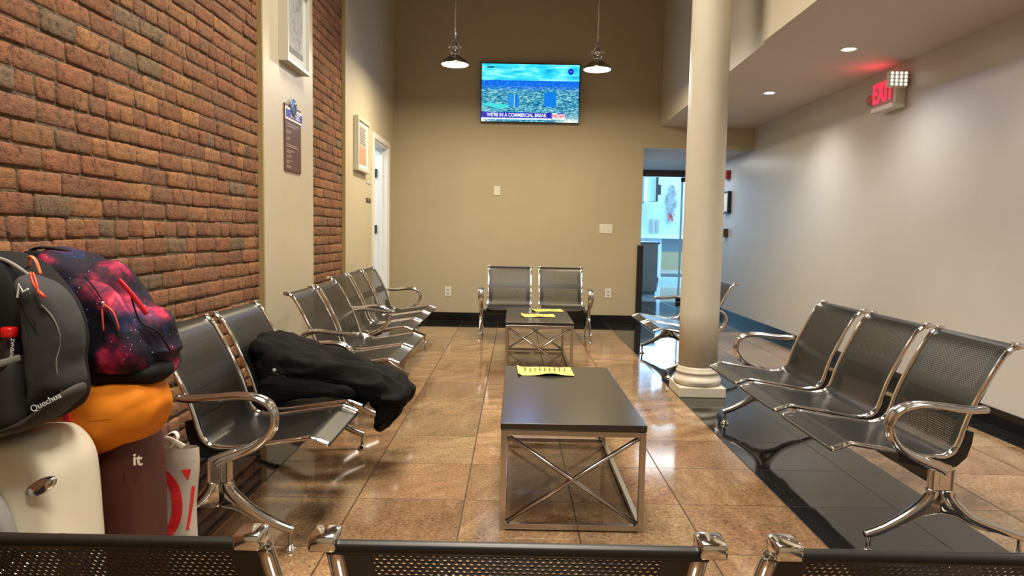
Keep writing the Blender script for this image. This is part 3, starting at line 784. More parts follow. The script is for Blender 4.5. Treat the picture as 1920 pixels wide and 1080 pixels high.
o = bpy.data.objects.new('exit_glow', L); col.objects.link(o); o.parent = e; o.location = (-.13, 0, .05); o.rotation_euler = (R(180-25), R(-35), 0)

# ------------------------------------------------------------------ pictures, signs and plates
p = tag(empty('framed_picture', (XW, 2.0, 2.52)), 'white deep framed gray floral picture high on the pilaster', 'picture')
W2, H2 = .245, .285
bm = bmesh.new()
for lo, hi in (((0, -W2, -H2), (.062, -W2+.022, H2)), ((0, W2-.022, -H2), (.062, W2, H2)), ((0, -W2+.022, -H2), (.062, W2-.022, -H2+.022)), ((0, -W2+.022, H2-.022), (.062, W2-.022, H2))): add_box(bm, lo, hi, .002)
bm_obj('frame', bm, 'frame_white', p)
box('mat_board', (.03, -W2+.02, -H2+.02), (.036, W2-.02, H2-.02), 'white_paper', p)
box('print', (.036, -.15, -.20), (.038, .15, .24), 'art_gray', p)
bm = bmesh.new(); rnd = random.Random(3)
for k in range(16):
    cy, cz = rnd.uniform(-.12, .12), rnd.uniform(-.14, .2); a0 = rnd.uniform(0, 6); rr = rnd.uniform(.015, .035)
    add_sweep(bm, [(.0385, cy+rr*math.cos(a0+t*.5), cz+1.4*rr*math.sin(a0+t*.5)) for t in range(9)], .0028, .0005, 6, (0, 0, 1))
bm_obj('floral_lines', bm, 'art_lines', p)
box('base_stripe', (.0382, -.15, -.20), (.0388, .15, -.165), 'art_lines', p)
box('glass', (.050, -W2+.02, -H2+.02), (.052, W2-.02, H2-.02), 'picture_glass', p)

p = tag(empty('framed_picture', (XW, 4.11, 1.974)), 'white framed print with a salmon block beside the doorway', 'picture')
W2, H2 = .27, .26
bm = bmesh.new()
for lo, hi in (((0, -W2, -H2), (.05, -W2+.035, H2)), ((0, W2-.035, -H2), (.05, W2, H2)), ((0, -W2+.035, -H2), (.05, W2-.035, -H2+.035)), ((0, -W2+.035, H2-.035), (.05, W2-.035, H2))): add_box(bm, lo, hi, .003)
bm_obj('frame', bm, 'frame_white', p)
box('mat_board', (.02, -W2+.03, -H2+.03), (.03, W2-.03, H2-.03), 'white_paper', p)
box('print', (.03, -.16, -.19), (.032, .16, .19), 'art_gray', p)
box('salmon_block', (.032, -.15, -.18), (.0335, .15, -.02), 'art_salmon', p)
bm = bmesh.new()
for k in range(7): add_box(bm, (.032, -.12, .01+k*.024), (.0335, .10-.02*(k % 3), .021+k*.024))
bm_obj('print_lines', bm, 'art_lines', p)

p = tag(empty('notice_board', (XW, 2.015, 1.755)), 'tall brown notice board with a blue header clipped on the pilaster', 'sign')
box('board', (0, -.175, -.225), (.010, .175, .225), 'brown_sign', p, bev=.004)
hdr = box('header_strip', (.010, -.172, .120), (.014, .180, .205), 'white_paper', p)
box('header_band', (.014, -.165, .135), (.015, .180, .188), 'sign_blue', hdr)
text('header_text', 'SKIMLEC', .055, 'white_print', hdr, (.0155, .03, .160), (PI/2, 0, PI/2), .0004, 1.0, bold=.001)
bm = bmesh.new(); rnd = random.Random(8)
for z, l in ((.095, .27), (.08, .20), (.045, .09), (.034, .07), (.0, .08), (-.012, .05), (-.045, .22), (-.057, .24), (-.085, .12), (-.097, .08), (-.12, .10), (-.132, .07), (-.155, .10), (-.167, .06), (-.19, .09), (-.2, .06)):
    x = -.145
    while x < -.145+l: wl = rnd.uniform(.012, .03); add_box(bm, (.010, x, z-.0028), (.0106, x+wl, z+.0028)); x += wl+.007
bm_obj('text_lines', bm, 'sign_text', p)
lathe('clip', [(.002, .012), (.055, .012), (.06, .018), (.055, .024), (.002, .026)], (0, -.02, .215), 'clip_blue', p, 28, 'X')
lathe('clip_knob', [(.012, .026), (.016, .034), (.006, .042)], (0, -.02, .235), 'chrome', p, 16, 'X')

tag(box('door_plaque', (XW, 4.43, 1.625), (XW+.006, 4.62, 1.672), 'pale_gray_panel', bev=.002), 'small pale gray plaque on the wall just left of the doorway', 'sign')
p = box('door_plaque', (XW, 4.40, 1.428), (XW+.006, 4.62, 1.475), 'brown_sign', bev=.002); tag(p, 'small dark brown plaque below the pale one by the doorway', 'sign')
text('plaque_text', 'EXIT', .032, 'sign_text', p, (XW+.0066, 4.51, 1.451), (PI/2, 0, PI/2), .0004)

def plate(x, z, w, h, label, cat, kind):
    r = tag(empty('light_switch' if kind == 's3' else 'wall_outlet' if kind == 'o' else 'wall_plate', (x, YB, z)), label, cat)
    box('plate', (-w/2, -.007, -h/2), (w/2, 0, h/2), 'white_plastic', r, bev=.002)
    if kind == 's3':
        for k in (-1, 0, 1):
            q = box('rocker', (k*.046-.014, -.010, -.032), (k*.046+.014, -.006, .032), 'trim_white', r, bev=.002)
            box('rocker_gap', (k*.046-.017, -.0075, -.035), (k*.046+.017, -.0065, .035), 'pale_gray_panel', q)
    if kind == 'o':
        for s in (-1, 1):
            q = lathe('socket', [(.002, -.0085), (.017, -.0085), (.018, -.006), (.002, -.005)], (0, 0, s*.022), 'pale_gray_panel', r, 18, 'Y')
            for t in (-1, 1): box('slot', (t*.006-.0012, -.0092, s*.022-.002), (t*.006+.0012, -.0084, s*.022+.007), 'black_plastic', q)
    if kind == 'b':
        for s in (-1, 1): lathe('screw', [(.001, -.0085), (.0035, -.008), (.0035, -.006)], (0, 0, s*h*.38), 'cast_chrome', r, 8, 'Y')
    return r
plate(.865, 1.670, .082, .115, 'blank white wall plate below the television', 'wall plate', 'b')
plate(2.268, 1.210, .165, .118, 'white triple rocker light switch on the back wall', 'light switch', 's3')
plate(.252, .370, .082, .122, 'white outlet low on the back wall left of the wall bench', 'outlet', 'o')
plate(2.320, .384, .082, .118, 'white outlet low on the back wall right of the wall bench', 'outlet', 'o')
# things on the right wall of the passage
p = tag(empty('fire_alarm', (XR, 7.03, 2.01)), 'dark red fire alarm box high on the passage wall', 'fire alarm')
box('case', (-.06, -.08, -.06), (0, .08, .06), 'alarm_red', p, bev=.006); box('strobe', (-.075, -.03, -.04), (-.06, .03, .04), 'brown_sign', p, bev=.004)
p = tag(empty('framed_notice', (XR, 7.0, 1.62)), 'small black framed notice on the passage wall below the alarm', 'picture')
box('frame', (-.05, -.13, -.155), (0, .13, .155), 'black_plastic', p, bev=.003); box('notice_paper', (-.052, -.10, -.125), (-.05, .10, .125), 'white_paper', p)
p = tag(empty('call_box', (XR, 7.03, 1.19)), 'small dark box on the passage wall under the framed notice', 'wall box')
box('case', (-.06, -.07, -.06), (0, .07, .06), 'brown_sign', p, bev=.005); box('button_panel', (-.063, -.03, -.035), (-.06, .03, .035), 'pale_gray_panel', p)

# ------------------------------------------------------------------ things in the far lobby
ct = tag(empty('reception_counter', (3.45, 10.4, 0)), 'dark brown wooden counter seen through the glass door', 'counter')
box('cabinet', (-.4, 0, .06), (.40, 1.6, .97), 'wood_brown', ct, bev=.01); box('worktop', (-.42, -.03, .97), (.43, 1.63, 1.01), 'black_plastic', ct, bev=.006); box('toe_kick', (-.38, .03, 0), (.37, 1.57, .06), 'black_plastic', ct)
sn = tag(empty('hanging_decoration', (4.86, 13.99, 2.02)), 'silver leaf swag with a red bow on the blue lobby wall', 'decoration')
bm = bmesh.new(); rnd = random.Random(4)
for k in range(150):
    z = rnd.uniform(-.33, .33); wd = .11*(1-abs(z/.36)**2)+.02
    x = rnd.uniform(-wd, wd); a = rnd.uniform(-1, 1); y = rnd.uniform(-.09, -.01)
    dx, dz = .05*math.sin(a), .05*math.cos(a)
    v = [bm.verts.new(q) for q in ((x-dx, y, z-dz), (x+dz*.25, y-.012, z-dx*.25), (x+dx, y, z+dz), (x-dz*.25, y-.012, z+dx*.25))]
    bm.faces.new(v)
bm_obj('silver_leaves', bm, 'foil_silver', sn)
bm = bmesh.new()
for s in (-1, 1):
    add_sweep(bm, catmull([(0, -.05, -.38), (s*.06, -.07, -.34), (s*.09, -.06, -.39), (s*.05, -.05, -.42), (0, -.05, -.38)], 4), .018, .006, 8, (0, 1, 0))
    add_sweep(bm, [(0, -.05, -.38), (s*.03, -.05, -.46), (s*.05, -.05, -.52)], .006, .018, 8, (0, 1, 0))
bm_obj('bow', bm, 'bow_red', sn)
for x, lb in ((4.42, 'left of two narrow gray framed panels on the blue lobby wall'), (4.55, 'right of two narrow gray framed panels on the blue lobby wall')):
    q = tag(empty('wall_panel', (x, 13.99, 1.38)), lb, 'picture'); box('frame', (-.045, -.02, -.16), (.045, 0, .16), 'pale_gray_panel', q, bev=.004); box('inset', (-.03, -.024, -.14), (.03, -.02, .14), 'art_gray', q)
q = tag(empty('wall_television', (4.20, 13.35, 2.2), R(-76)), 'dark television on a wall arm seen through the glass door', 'television')
box('housing', (-.45, -.03, -.30), (.45, .02, .30), 'black_plastic', q, bev=.006); box('screen', (-.43, -.034, -.28), (.43, -.03, .28), 'lobby_wall', q); box('bracket', (-.06, .02, -.12), (.06, .28, .12), 'black_plastic', q, bev=.01)  # pale blue screen colour is a painted-in reflection of the bright lobby
# taxi outside the window
tx = tag(empty('taxi', (5.5, 17.2, -.02)), 'yellow taxi parked outside the lobby window', 'car')
body = [(-2.3, .26), (-2.3, .50), (-2.1, .62), (-1.2, .68), (1.5, .70), (2.15, .64), (2.3, .50), (2.3, .26), (1.85, .22), (-1.85, .22)]
prism('body', body, -.85, .85, 'taxi_yellow', tx, 'Y')
prism('cabin', [(-1.25, .66), (-.55, 1.16), (.9, 1.18), (1.6, .68)], -.75, .75, 'taxi_yellow', tx, 'Y')
prism('side_window', [(-1.0, .71), (-.5, 1.10), (.85, 1.12), (1.3, .72)], -.77, -.74, 'taxi_glass', tx, 'Y')
for x in (-1.4, 1.4):
    wv_ = lathe('wheel', [(.05, -.88), (.30, -.88), (.33, -.84), (.33, -.68), (.05, -.66)], (x, 0, .33), 'rubber', tx, 24, 'Y'); lathe('hubcap', [(.01, -.90), (.17, -.89), (.18, -.87)], (x, 0, .33), 'cast_chrome', wv_, 20, 'Y')
    lathe('wheel', [(.05, .66), (.33, .68), (.33, .84), (.30, .88), (.05, .88)], (x, 0, .33), 'rubber', tx, 24, 'Y')

# ------------------------------------------------------------------ luggage
# cream hard shell suitcase
sc_ = tag(empty('hard_suitcase', (-.167, -1.12, 0)), 'cream hard shell suitcase on the floor under the gray backpack', 'suitcase')
def rr_outline(x0, x1, z0, z1, r, n=6):
    out = []
    for cx, cz, a in ((x1-r, z1-r, 0), (x0+r, z1-r, 90), (x0+r, z0+r, 180), (x1-r, z0+r, 270)):
        for k in range(n+1):
            t = R(a+90*k/n); out.append((cx+r*math.cos(t), cz+r*math.sin(t)))
    return out
def shell(name, outline, y0, y1, mat, par, lean=0, bul=.02):
    bm = bmesh.new(); c = Vector((sum(p[0] for p in outline)/len(outline), sum(p[1] for p in outline)/len(outline)))
    steps = [(.0, .86, 0), (.03, .93, .0), (.10, .975, 0), (.28, 1, 0), (.72, 1, 0), (.90, .975, 0), (.97, .93, 0), (1, .86, 0)]
    rings = []
    for t, s, _ in [(0, .5, 0)]+steps+[(1, .5, 0)]:
        y = y0+(y1-y0)*t+(-bul*.4 if s < .6 and t == 0 else 0)
        rings.append([bm.verts.new((c.x+(p[0]-c.x)*s, y, c.y+(p[1]-c.y)*(1-(1-s)*.7))) for p in outline])
    for a, b_ in zip(rings, rings[1:]):
        for i in range(len(a)): bm.faces.new((a[i], a[(i+1) % len(a)], b_[(i+1) % len(a)], b_[i]))
    bm.faces.new(rings[0][::-1]); bm.faces.new(rings[-1])
    return bm_obj(name, bm, mat, par, True)
ol = catmull([(.172, .06), (.175, .25), (.172, .34), (.165, .48), (.155, .545), (.125, .592), (.083, .612), (0, .604), (-.087, .576), (-.17, .54), (-.24, .50), (-.275, .43), (-.285, .1), (-.27, .045), (-.22, .035), (.12, .035), (.160, .04)], 3, True)
ol = [(p.x, p.y) for p in ol]
shell('shell', ol, -.13, .11, 'cream_shell', sc_)
for x in (-.2, .11):
    for y in (-.08, .06): lathe('wheel', [(.008, -.012), (.026, -.012), (.028, 0), (.026, .012), (.008, .012)], (x, y, .028), 'rubber', sc_, 16, 'X')
bm = bmesh.new(); add_lathe(bm, [(.001, -.006), (.030, -.006), (.034, 0), (.036, .004)], (0, 0, 0), 28, 'Y')
for v in bm.verts: v.co = Matrix.Rotation(R(-27), 4, 'Y') @ Vector((v.co.x, v.co.y, v.co.z*.42))
bd = bm_obj('badge', bm, 'cast_chrome', sc_, True); bd.scale = (1.15, 1.2, 1.25); bd.location = (.155, -.136, .512)
hdl = sweep('handle', catmull([(.02, -.142, .512-.012), (.045, -.158, .50), (.072, -.162, .47), (.088, -.158, .42), (.092, -.15, .36)], 5), .022, 'shell_gray', sc_, .012, 12, (0, 1, 0), 2.6)
box('handle_recess', (-.16, -.140, .36), (.07, -.134, .488), 'white_plastic', sc_, bev=.02)

# maroon suitcase
ms = tag(empty('soft_suitcase', (-.112, -.85, 0)), 'dark maroon suitcase on the floor beneath the orange bag', 'suitcase')
ol = catmull([(.150, .06), (.156, .20), (.157, .364), (.152, .447), (.147, .505), (.134, .530), (.107, .520), (.04, .485), (-.04, .458), (-.12, .455), (-.22, .46), (-.25, .40), (-.25, .08), (-.23, .045), (.12, .04)], 3, True)
ol = [(p.x, p.y) for p in ol]
shell('shell', ol, -.105, .10, 'maroon_fabric', ms)
text('brand_letters', 'it', .048, 'chrome', ms, (.172, -.1135, .482), (PI/2, 0, 0), .002, 1.0, bold=.001)
sweep('front_seam', [(.128, -.104, .10), (.130, -.104, .28), (.128, -.104, .44)], .002, 'pack_black', ms, seg=6)
for x in (-.18, .10):
    for y in (-.06, .06): lathe('wheel', [(.008, -.012), (.026, -.012), (.028, 0), (.026, .012), (.008, .012)], (x, y, .030), 'rubber', ms, 16, 'X')

# orange bag
ob = tag(empty('fabric_bag', (0, -.895, .56)), 'orange fabric bag with red strap slumped on the maroon suitcase', 'bag')
OR = [(-.28, .60), (-.22, .68), (-.14, .70), (-.10, .711), (-.08, .690), (-.02, .690), (.080, .690), (.108, .652), (.112, .613), (.089, .558), (.05, .528), (.005, .503), (-.04, .483), (-.084, .462), (-.108, .455), (-.14, .470), (-.23, .53)]
q = pillow('bag_body', [(x, z-.56) for x, z in OR], [(-.22, .07), (-.10, .04), (.02, .05)], 0, .115, .11, 'orange_fabric', ob, amp=.012, fs=8, seed=3, fold=(1, 1, .7))
sweep('orange_seam', [(-.115, -.125, .12), (-.098, -.128, .04), (-.094, -.124, -.03), (-.102, -.085, -.098)], .005, 'orange_trim', ob, seg=8)
sweep('red_strap', catmull([(-.120, -.105, .165), (-.108, -.128, .11), (-.088, -.138, .05), (-.072, -.138, .0), (-.076, -.125, -.04)], 5), .011, 'red_fabric', ob, .003, 8, (1, 0, 0))
sweep('edge_piping', catmull([(-.108, -.07, -.100), (-.05, -.065, -.062), (.0, -.06, -.035), (.06, -.05, -.008), (.09, -.03, .05)], 5), .0035, 'orange_trim', ob, seg=6)

# galaxy backpack
gb = tag(empty('backpack', (0, -.84, .87)), 'backpack with pink and navy galaxy print lying on the orange bag', 'backpack')
GA = [(-.248, 1.04), (-.216, 1.072), (-.162, 1.064), (-.085, 1.036), (-.03, 1.017), (.015, .955), (.045, .905), (.076, .893), (.107, .862), (.122, .807), (.129, .776), (.113, .754), (.110, .712), (.070, .686), (-.016, .680), (-.095, .688), (-.145, .73), (-.20, .80), (-.25, .88), (-.27, .97)]
pillow('pack_body', [(x-.004, z-.87) for x, z in GA], [(-.19, .13), (-.10, .05), (-.02, -.06), (.03, -.10)], 0, .12, .10, 'galaxy_fabric', gb, amp=.009, fs=8, seed=11, K=14)
fp = pillow('front_pocket', [(x, z-.87) for x, z in [(-.155, .99), (-.10, 1.0), (-.03, .97), (.01, .92), (.045, .86), (.085, .80), (.09, .74), (.04, .715), (-.05, .715), (-.12, .75), (-.15, .83), (-.165, .92)]], [(-.10, .06), (-.02, -.06), (.02, -.09)], -.085, .055, .03, 'galaxy_fabric', gb, amp=.007, fs=10, seed=5)
sweep('pocket_zipper', catmull([(-.075, -.128, .13), (-.035, -.138, .09), (.0, -.140, .03), (.02, -.137, -.03)], 4), .002, 'pack_black', fp, seg=6)
for pts in ([(-.012, -.150, .052), (-.008, -.156, .02), (-.006, -.156, -.02)], [(-.008, -.150, .052), (.022, -.155, .03), (.034, -.152, -.018)]):
    sweep('zipper_pull', catmull(pts, 4), .0028, 'red_cord', fp, seg=6)
lathe('zipper_slider', [(.002, 0), (.007, .002), (.007, .014), (.002, .016)], (-.010, -.152, .045), 'chrome', fp, 10)
sweep('red_zipper_tape', catmull([(.004, -.095, .115), (.035, -.10, .085), (.062, -.098, .048), (.078, -.09, .02)], 4), .007, 'red_fabric', gb, .003, 8, (0, 0, 1))
sweep('side_cord', catmull([(.03, -.09, .09), (.06, -.095, .0), (.105, -.085, -.03), (.124, -.06, -.085)], 5), .003, 'pack_black', gb, seg=6)
pillow('bottom_panel', [(x, z-.87) for x, z in [(-.13, .735), (-.06, .752), (.03, .765), (.10, .748), (.114, .715), (.08, .686), (-.02, .678), (-.10, .684)]], [(-.08, -.15), (.07, -.15)], -.03, .088, .05, 'pack_black', gb, amp=.004)
sweep('top_handle', catmull([(-.31, -.06, .10), (-.285, -.07, .155), (-.245, -.075, .195), (-.21, -.06, .200), (-.17, -.03, .190), (-.14, 0, .178)], 5), .013, 'pack_black', gb, .004, 8, (0, 1, 0))
sweep('shoulder_strap', catmull([(-.24, -.085, .19), (-.235, -.11, .12), (-.215, -.12, .04), (-.19, -.11, -.05)], 5), .024, 'pack_black', gb, .006, 10, (1, 0, 0))

# gray backpack
bp = tag(empty('backpack', (0, -1.14, .64)), 'gray and black backpack standing on the cream suitcase with a bottle in its side pocket', 'backpack')
GR = [(-.172, 1.065), (-.125, 1.061), (-.078, 1.036), (-.030, .984), (.005, .932), (.020, .886), (.020, .832), (.016, .777), (.018, .705), (-.005, .668), (-.064, .640), (-.135, .624), (-.25, .606), (-.36, .60), (-.40, .68), (-.41, .85), (-.38, .98), (-.30, 1.05)]
pillow('pack_body', [(x, z-.64) for x, z in GR], [(-.22, .33), (-.17, .18), (-.20, .10)], 0, .125, .115, 'pack_black', bp, amp=.005, fs=7, seed=2, pa=3.2, pb=2.4)
GF = [(-.030, 1.012), (-.000, 1.014), (.038, .994), (.070, .958), (.092, .912), (.096, .864), (.090, .813), (.096, .762), (.060, .732), (.018, .708), (-.010, .684), (-.012, .734), (-.012, .80), (-.014, .861), (-.022, .949)]
gf = pillow('front_pocket', [(x, z-.64) for x, z in GF], [(.0, .33), (.02, .23), (.02, .14)], -.115, .062, .05, 'pack_gray', bp, amp=.005, fs=9, seed=7, pa=2.6, pb=2.4)
GB = [(.098, .767), (.100, .742), (.060, .700), (.016, .672), (-.041, .655), (-.12, .648), (-.125, .658), (-.05, .674), (-.015, .692), (.03, .722), (.062, .744)]
gbm = pillow('bottom_trim', [(x, z-.64) for x, z in GB], [(-.08, .017), (.0, .045), (.07, .10)], -.125, .062, .04, 'pack_taupe', bp, amp=.002)
text('brand_script', 'Quechua', .021, 'white_print', gbm, (.062, -.194, .098), (PI/2, R(-28), 0), .0004, 1.0)
bm = bmesh.new(); add_sweep(bm, [(.000, -.184, .332), (.006, -.185, .362), (.014, -.185, .345), (.026, -.184, .352)], .0028, .0012, 6, (0, 0, 1)); bm_obj('logo', bm, 'white_print', gf)
for s in (0, .006):
    sweep('zipper_pull', catmull([(.018+s, -.165, .388-s*.2), (.032+s*1.3, -.178, .366), (.046, -.183, .350), (.056, -.184, .338)], 4), .0026, 'red_cord', gf, seg=6)
sweep('zipper_grip', [(.048, -.184, .347), (.062, -.184, .333)], .0042, 'red_cord', gf, seg=8)
sweep('pocket_zipper', catmull([(.045, -.172, .315), (.068, -.168, .285), (.078, -.160, .235), (.070, -.166, .18), (.076, -.16, .115)], 5), .0018, 'band_gray', gf, seg=6)
sweep('pocket_seam', catmull([(-.03, -.165, .372), (.0, -.178, .33), (.04, -.183, .27)], 5), .0015, 'pack_black', gf, seg=6)
sweep('top_piping', catmull([(-.30, -.07, .395), (-.19, -.07, .415), (-.12, -.07, .412), (-.06, -.08, .385), (-.02, -.07, .345), (.01, -.06, .30)], 5), .005, 'band_gray', bp, seg=6)
sweep('orange_loop', catmull([(-.075, -.035, .395), (-.062, -.05, .418), (-.045, -.055, .408), (-.038, -.05, .375)], 5), .006, 'orange_webbing', bp, .002, 8, (0, 1, 0))
pk = pillow('side_pocket', [(x, z-.64) for x, z in [(-.17, .812), (-.10, .812), (-.03, .828), (-.012, .834), (-.008, .75), (-.010, .672), (-.08, .65), (-.17, .635), (-.25, .64), (-.26, .80)]], [(-.2, .1), (-.07, .1)], -.125, .070, .03, 'mesh_black', bp, amp=.003, pa=4, pb=3)
sweep('pocket_band', catmull([(-.25, -.17, .168), (-.17, -.196, .166), (-.09, -.199, .170), (-.04, -.192, .183), (-.012, -.165, .192)], 5), .0085, 'band_gray', pk, .003, 8, (0, 0, 1))
text('side_text', 'ARPENAZ', .0115, 'white_print', bp, (-.020, -.178, .214), (PI/2, R(-84), 0), .0004); text('side_number', '20', .0130, 'red_print', bp, (-.024, -.178, .252), (PI/2, R(-84), 0), .0004)
# bottle
bt = tag(empty('drink_bottle', (-.044, -1.292, .70)), 'dark cola bottle with a red cap in the side pocket of the gray backpack', 'bottle')
lathe('bottle_body', [(.024, 0), (.029, .006), (.030, .10), (.030, .125), (.027, .145), (.021, .160), (.0145, .172), (.0125, .178), (.0125, .184)], (0, 0, 0), 'cola', bt, 28)
lathe('cap', [(.0165, .178), (.0175, .180), (.0172, .196), (.0155, .200), (.002, .201)], (0, 0, 0), 'cap_red', bt, 28)

# tote bag
tb = tag(empty('tote_bag', (.032, -.665, 0)), 'beige tote bag with red ring print beside the maroon suitcase', 'tote bag')
bm = bmesh.new()
TO = [(-.075, 0), (-.078, .20), (-.072, .40), (.058, .428), (.070, .415), (.062, .36), (.052, .20), (.052, 0)]
nx, nz = 10, 22
def tote_pt(s, t, side):
    z = .425*t; w = .062+.012*t; x = -.012+s*w+.004*math.sin(t*9)
    y = side*.035*(1-.35*t)*math.sqrt(max(0, 1-abs(s)**3))+.004*noise.noise(Vector((s*3, t*5, side*4)))
    return Vector((x, y, z))
for side in (-1, 1):
    g_ = [[bm.verts.new(tote_pt(-1+2*i/nx, k/nz, side)) for i in range(nx+1)] for k in range(nz+1)]
    for k in range(nz):
        for i in range(nx): bm.faces.new((g_[k][i], g_[k][i+1], g_[k+1][i+1], g_[k+1][i]))
bmesh.ops.remove_doubles(bm, verts=bm.verts[:], dist=.0045)
tbody = bm_obj('bag_body', bm, 'tote_cloth', tb, True)
def decal(name, poly, mat, par, off=.0025):
    """flat print following the front of the tote"""
    bm = bmesh.new(); vs = []
    for x, z in poly:
        t = z/.425; w = .062+.012*t; s = max(-1, min(1, (x+.012-.004*math.sin(t*9))/w)); p = tote_pt(s, t, -1)
        vs.append(bm.verts.new((p.x, p.y-off, p.z)))
    return bm, vs
def strip(name, cen, w, mat, par, off=.0025):
    bm = bmesh.new(); pr = None
    for i, (x, z) in enumerate(cen):
        row = []
        for sg in (-1, 1):
            t = z/.425; w2 = .062+.012*t; s = max(-.97, min(.97, (x+sg*w+.012-.004*math.sin(t*9))/w2)); p = tote_pt(s, t, -1)
            row.append(bm.verts.new((p.x, p.y-off, p.z)))
        if pr: bm.faces.new((pr[0], pr[1], row[1], row[0]))
        pr = row
    return bm_obj(name, bm, mat, par, False)
arc = [(-.105+.108*math.cos(a), .24+.135*math.sin(a)) for a in [R(62-6*k) for k in range(22)]]
strip('red_ring', arc, .017, 'tote_red', tbody)
strip('red_arc', [(.050-.002*k, .30-.016*k) for k in range(3)]+[(.045-.004*k, .25-.03*k) for k in range(4)], .004, 'tote_red', tbody)
bm, vs = decal('red_mark', [(.016, .357), (.046, .358), (.036, .322)], 'tote_red', tbody); bm.faces.new(vs); bm_obj('red_mark', bm, 'tote_red', tbody)
strip('hem', [(-.012, .382), (-.012, .385)], .066, 'ochre_caulk', tbody, .0015)
sweep('handle', catmull([(-.05, -.02, .42), (-.045, -.01, .455), (-.015, -.005, .475), (.0, -.01, .455), (-.02, -.02, .425)], 5), .011, 'white_ribbon', tb, .002, 8, (0, 1, 0))
sweep('ribbon', catmull([(-.055, -.01, .43), (-.03, -.02, .455), (.005, -.02, .44), (.02, -.015, .428)], 4), .010, 'white_ribbon', tb, .002, 8, (0, 0, 1))

# ------------------------------------------------------------------ coat on the near left bench
ctt = tag(empty('coat', (.24, .36, .45)), 'black coat heaped over the second seat of the bench by the brick wall', 'coat')
CO = [(-.03, .40), (-.048, .47), (-.055, .55), (-.062, .62), (-.035, .652), (.02, .640), (.108, .605), (.20, .580), (.307, .552), (.40, .520), (.470, .495), (.565, .445), (.625, .388), (.600, .33), (.562, .280), (.520, .245), (.492, .225), (.488, .28), (.478, .325), (.455, .352), (.41, .388), (.34, .418), (.24, .415), (.12, .398), (.03, .388)]
def sk(x, z): return 0
body_ = pillow('coat_body', [(x-.24, z-.45) for x, z in CO], [(-.25, .12), (-.14, .06), (.0, .04), (.17, .01), (.28, -.04), (.30, -.13)], -.02, .175, .20, 'coat_black', ctt, amp=.017, fs=6.0, fold=(.55, 1.6, 1.7), seed=24, K=26, n=10, ridge=.75, pa=2.6, pb=2.0)
pillow('coat_hem', [(x-.24, z-.45) for x, z in [(-.035, .44), (.05, .50), (.16, .495), (.28, .475), (.37, .455), (.42, .42), (.40, .392), (.30, .396), (.18, .378), (.06, .362), (-.02, .365)]], [(-.20, -.02), (.0, -.03), (.12, -.03)], -.17, .055, .10, 'coat_black', body_, amp=.010, fs=11, fold=(.6, 1.5, 1.6), seed=33)
fl = pillow('coat_flap', [(x-.24, z-.45) for x, z in [(.0, .62), (.06, .60), (.10, .54), (.16, .47), (.22, .43), (.12, .405), (.02, .40), (-.02, .47), (-.02, .56)]], [(-.22, .1), (-.20, .0), (-.12, -.02)], -.16, .045, .03, 'coat_black', body_, amp=.008, fs=14, seed=9)
sweep('seam', catmull([(-.20, -.208, .05), (-.14, -.205, .035), (-.11, -.20, .01), (-.13, -.20, -.03), (-.15, -.19, -.05)], 5), .0022, 'coat_lining', body_, seg=6)
lathe('snap_button', [(.001, -.004), (.008, -.003), (.009, 0)], (-.185, -.208, .062), 'button_gray', body_, 14, 'Y')
lathe('snap_button', [(.001, -.004), (.009, -.003), (.010, 0)], (.315, -.155, -.075), 'button_gray', body_, 14, 'Y')
box('care_label', (.03, -.176, -.055), (.075, -.170, -.030), 'coat_lining', body_)

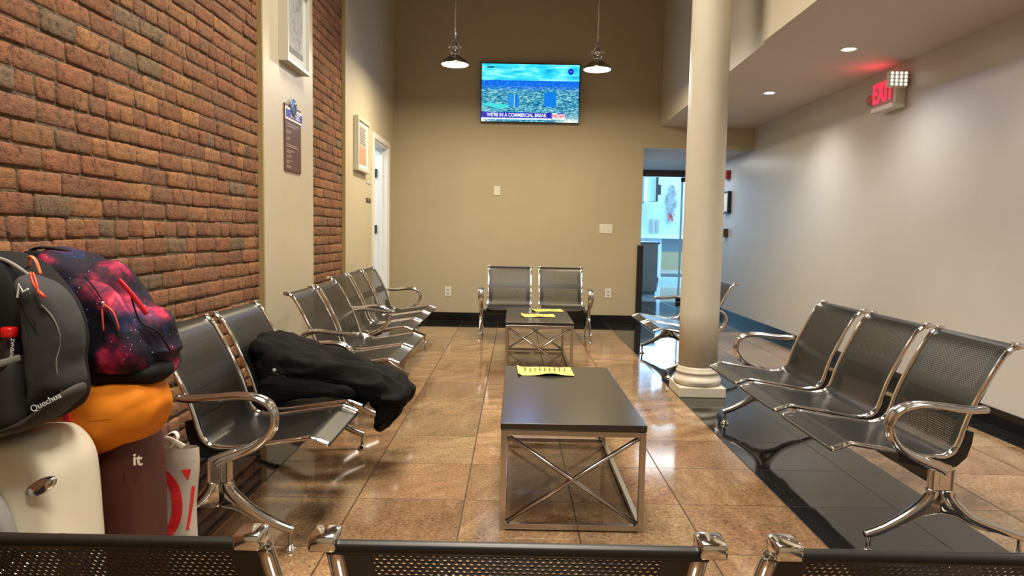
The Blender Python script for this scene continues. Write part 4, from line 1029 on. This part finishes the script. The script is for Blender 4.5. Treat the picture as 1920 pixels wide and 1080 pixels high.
# ------------------------------------------------------------------ lights
def area(name, loc, rot, size, energy, color, sizey=None, spread=None):
    L = bpy.data.lights.new(name, 'AREA'); L.size = size; L.energy = energy; L.color = color
    if sizey: L.shape = 'RECTANGLE'; L.size_y = sizey
    if spread: L.spread = R(spread)
    o = bpy.data.objects.new(name, L); col.objects.link(o); o.location = loc; o.rotation_euler = rot; return o
for y in (1.4, -.6, -2.8): area('ceiling_panel_light', (1.1, y, HC-.05), (0, 0, 0), 1.2, 100, (1, .90, .75), .8, 125)
area('lobby_daylight', (5.6, 13.0, 3.6), (R(-35), 0, 0), 2.2, 240, (.50, .80, 1), 1.4)
area('lobby_fill', (4.6, 11.3, 3.95), (0, 0, 0), 2.5, 150, (.52, .84, 1), 2.0)  # added blue fill that brightens the lobby walls, not a ceiling fixture
area('lobby_window_daylight', (4.6, 13.6, 1.9), (R(-90), 0, R(10)), 1.3, 60, (.40, .68, 1), 1.3)
area('street_daylight', (7, 16.4, 5), (R(25), 0, 0), 4, 500, (.85, .95, 1), 2)
area('passage_fill', (3.4, 7.2, 2.22), (0, 0, 0), .8, 12, (.9, .95, 1), .8)  # added neutral fill to lighten the passage, no real fixture there
area('closet_fill', (XW-.8, 5.4, 2.5), (0, 0, 0), .6, 30, (.75, .88, 1))  # bluish fill added behind the doorway to brighten its jamb
L = bpy.data.lights.new('television_glow', 'SPOT'); L.energy = 34; L.color = (.30, .46, 1); L.spot_size = R(165); L.spot_blend = 1; L.shadow_soft_size = .012
o = bpy.data.objects.new('television_glow', L); col.objects.link(o); o.location = (1.262, YB-.12, 2.88); o.rotation_euler = (R(-90), 0, 0)
wd = bpy.data.worlds.new('World'); scn.world = wd; wd.use_nodes = True
wd.node_tree.nodes['Background'].inputs[0].default_value = (.9, .85, .75, 1); wd.node_tree.nodes['Background'].inputs[1].default_value = .12

# ------------------------------------------------------------------ camera
f, pi_, ro, ya, cx, cy, H = 1293.18, .0797526, .0185579, -.00337272, 1.1081, -2.85008, 1.13618
fw = Vector((math.sin(ya)*math.cos(pi_), math.cos(ya)*math.cos(pi_), -math.sin(pi_)))
r0 = Vector((math.cos(ya), -math.sin(ya), 0)); u0 = r0.cross(fw)
r_ = r0*math.cos(ro)+u0*math.sin(ro); u_ = u0*math.cos(ro)-r0*math.sin(ro)
cam = bpy.data.cameras.new('camera'); cam.sensor_width = 36; cam.lens = f/1920*36; cam.clip_start = .02
co_ = bpy.data.objects.new('camera', cam); col.objects.link(co_)
mt = Matrix((( r_.x, u_.x, -fw.x, cx), (r_.y, u_.y, -fw.y, cy), (r_.z, u_.z, -fw.z, H), (0, 0, 0, 1)))
co_.matrix_world = mt
scn.camera = co_
scn.view_settings.view_transform = 'Standard'
scn.view_settings.exposure = 0
scn.cycles.transparent_max_bounces = 24
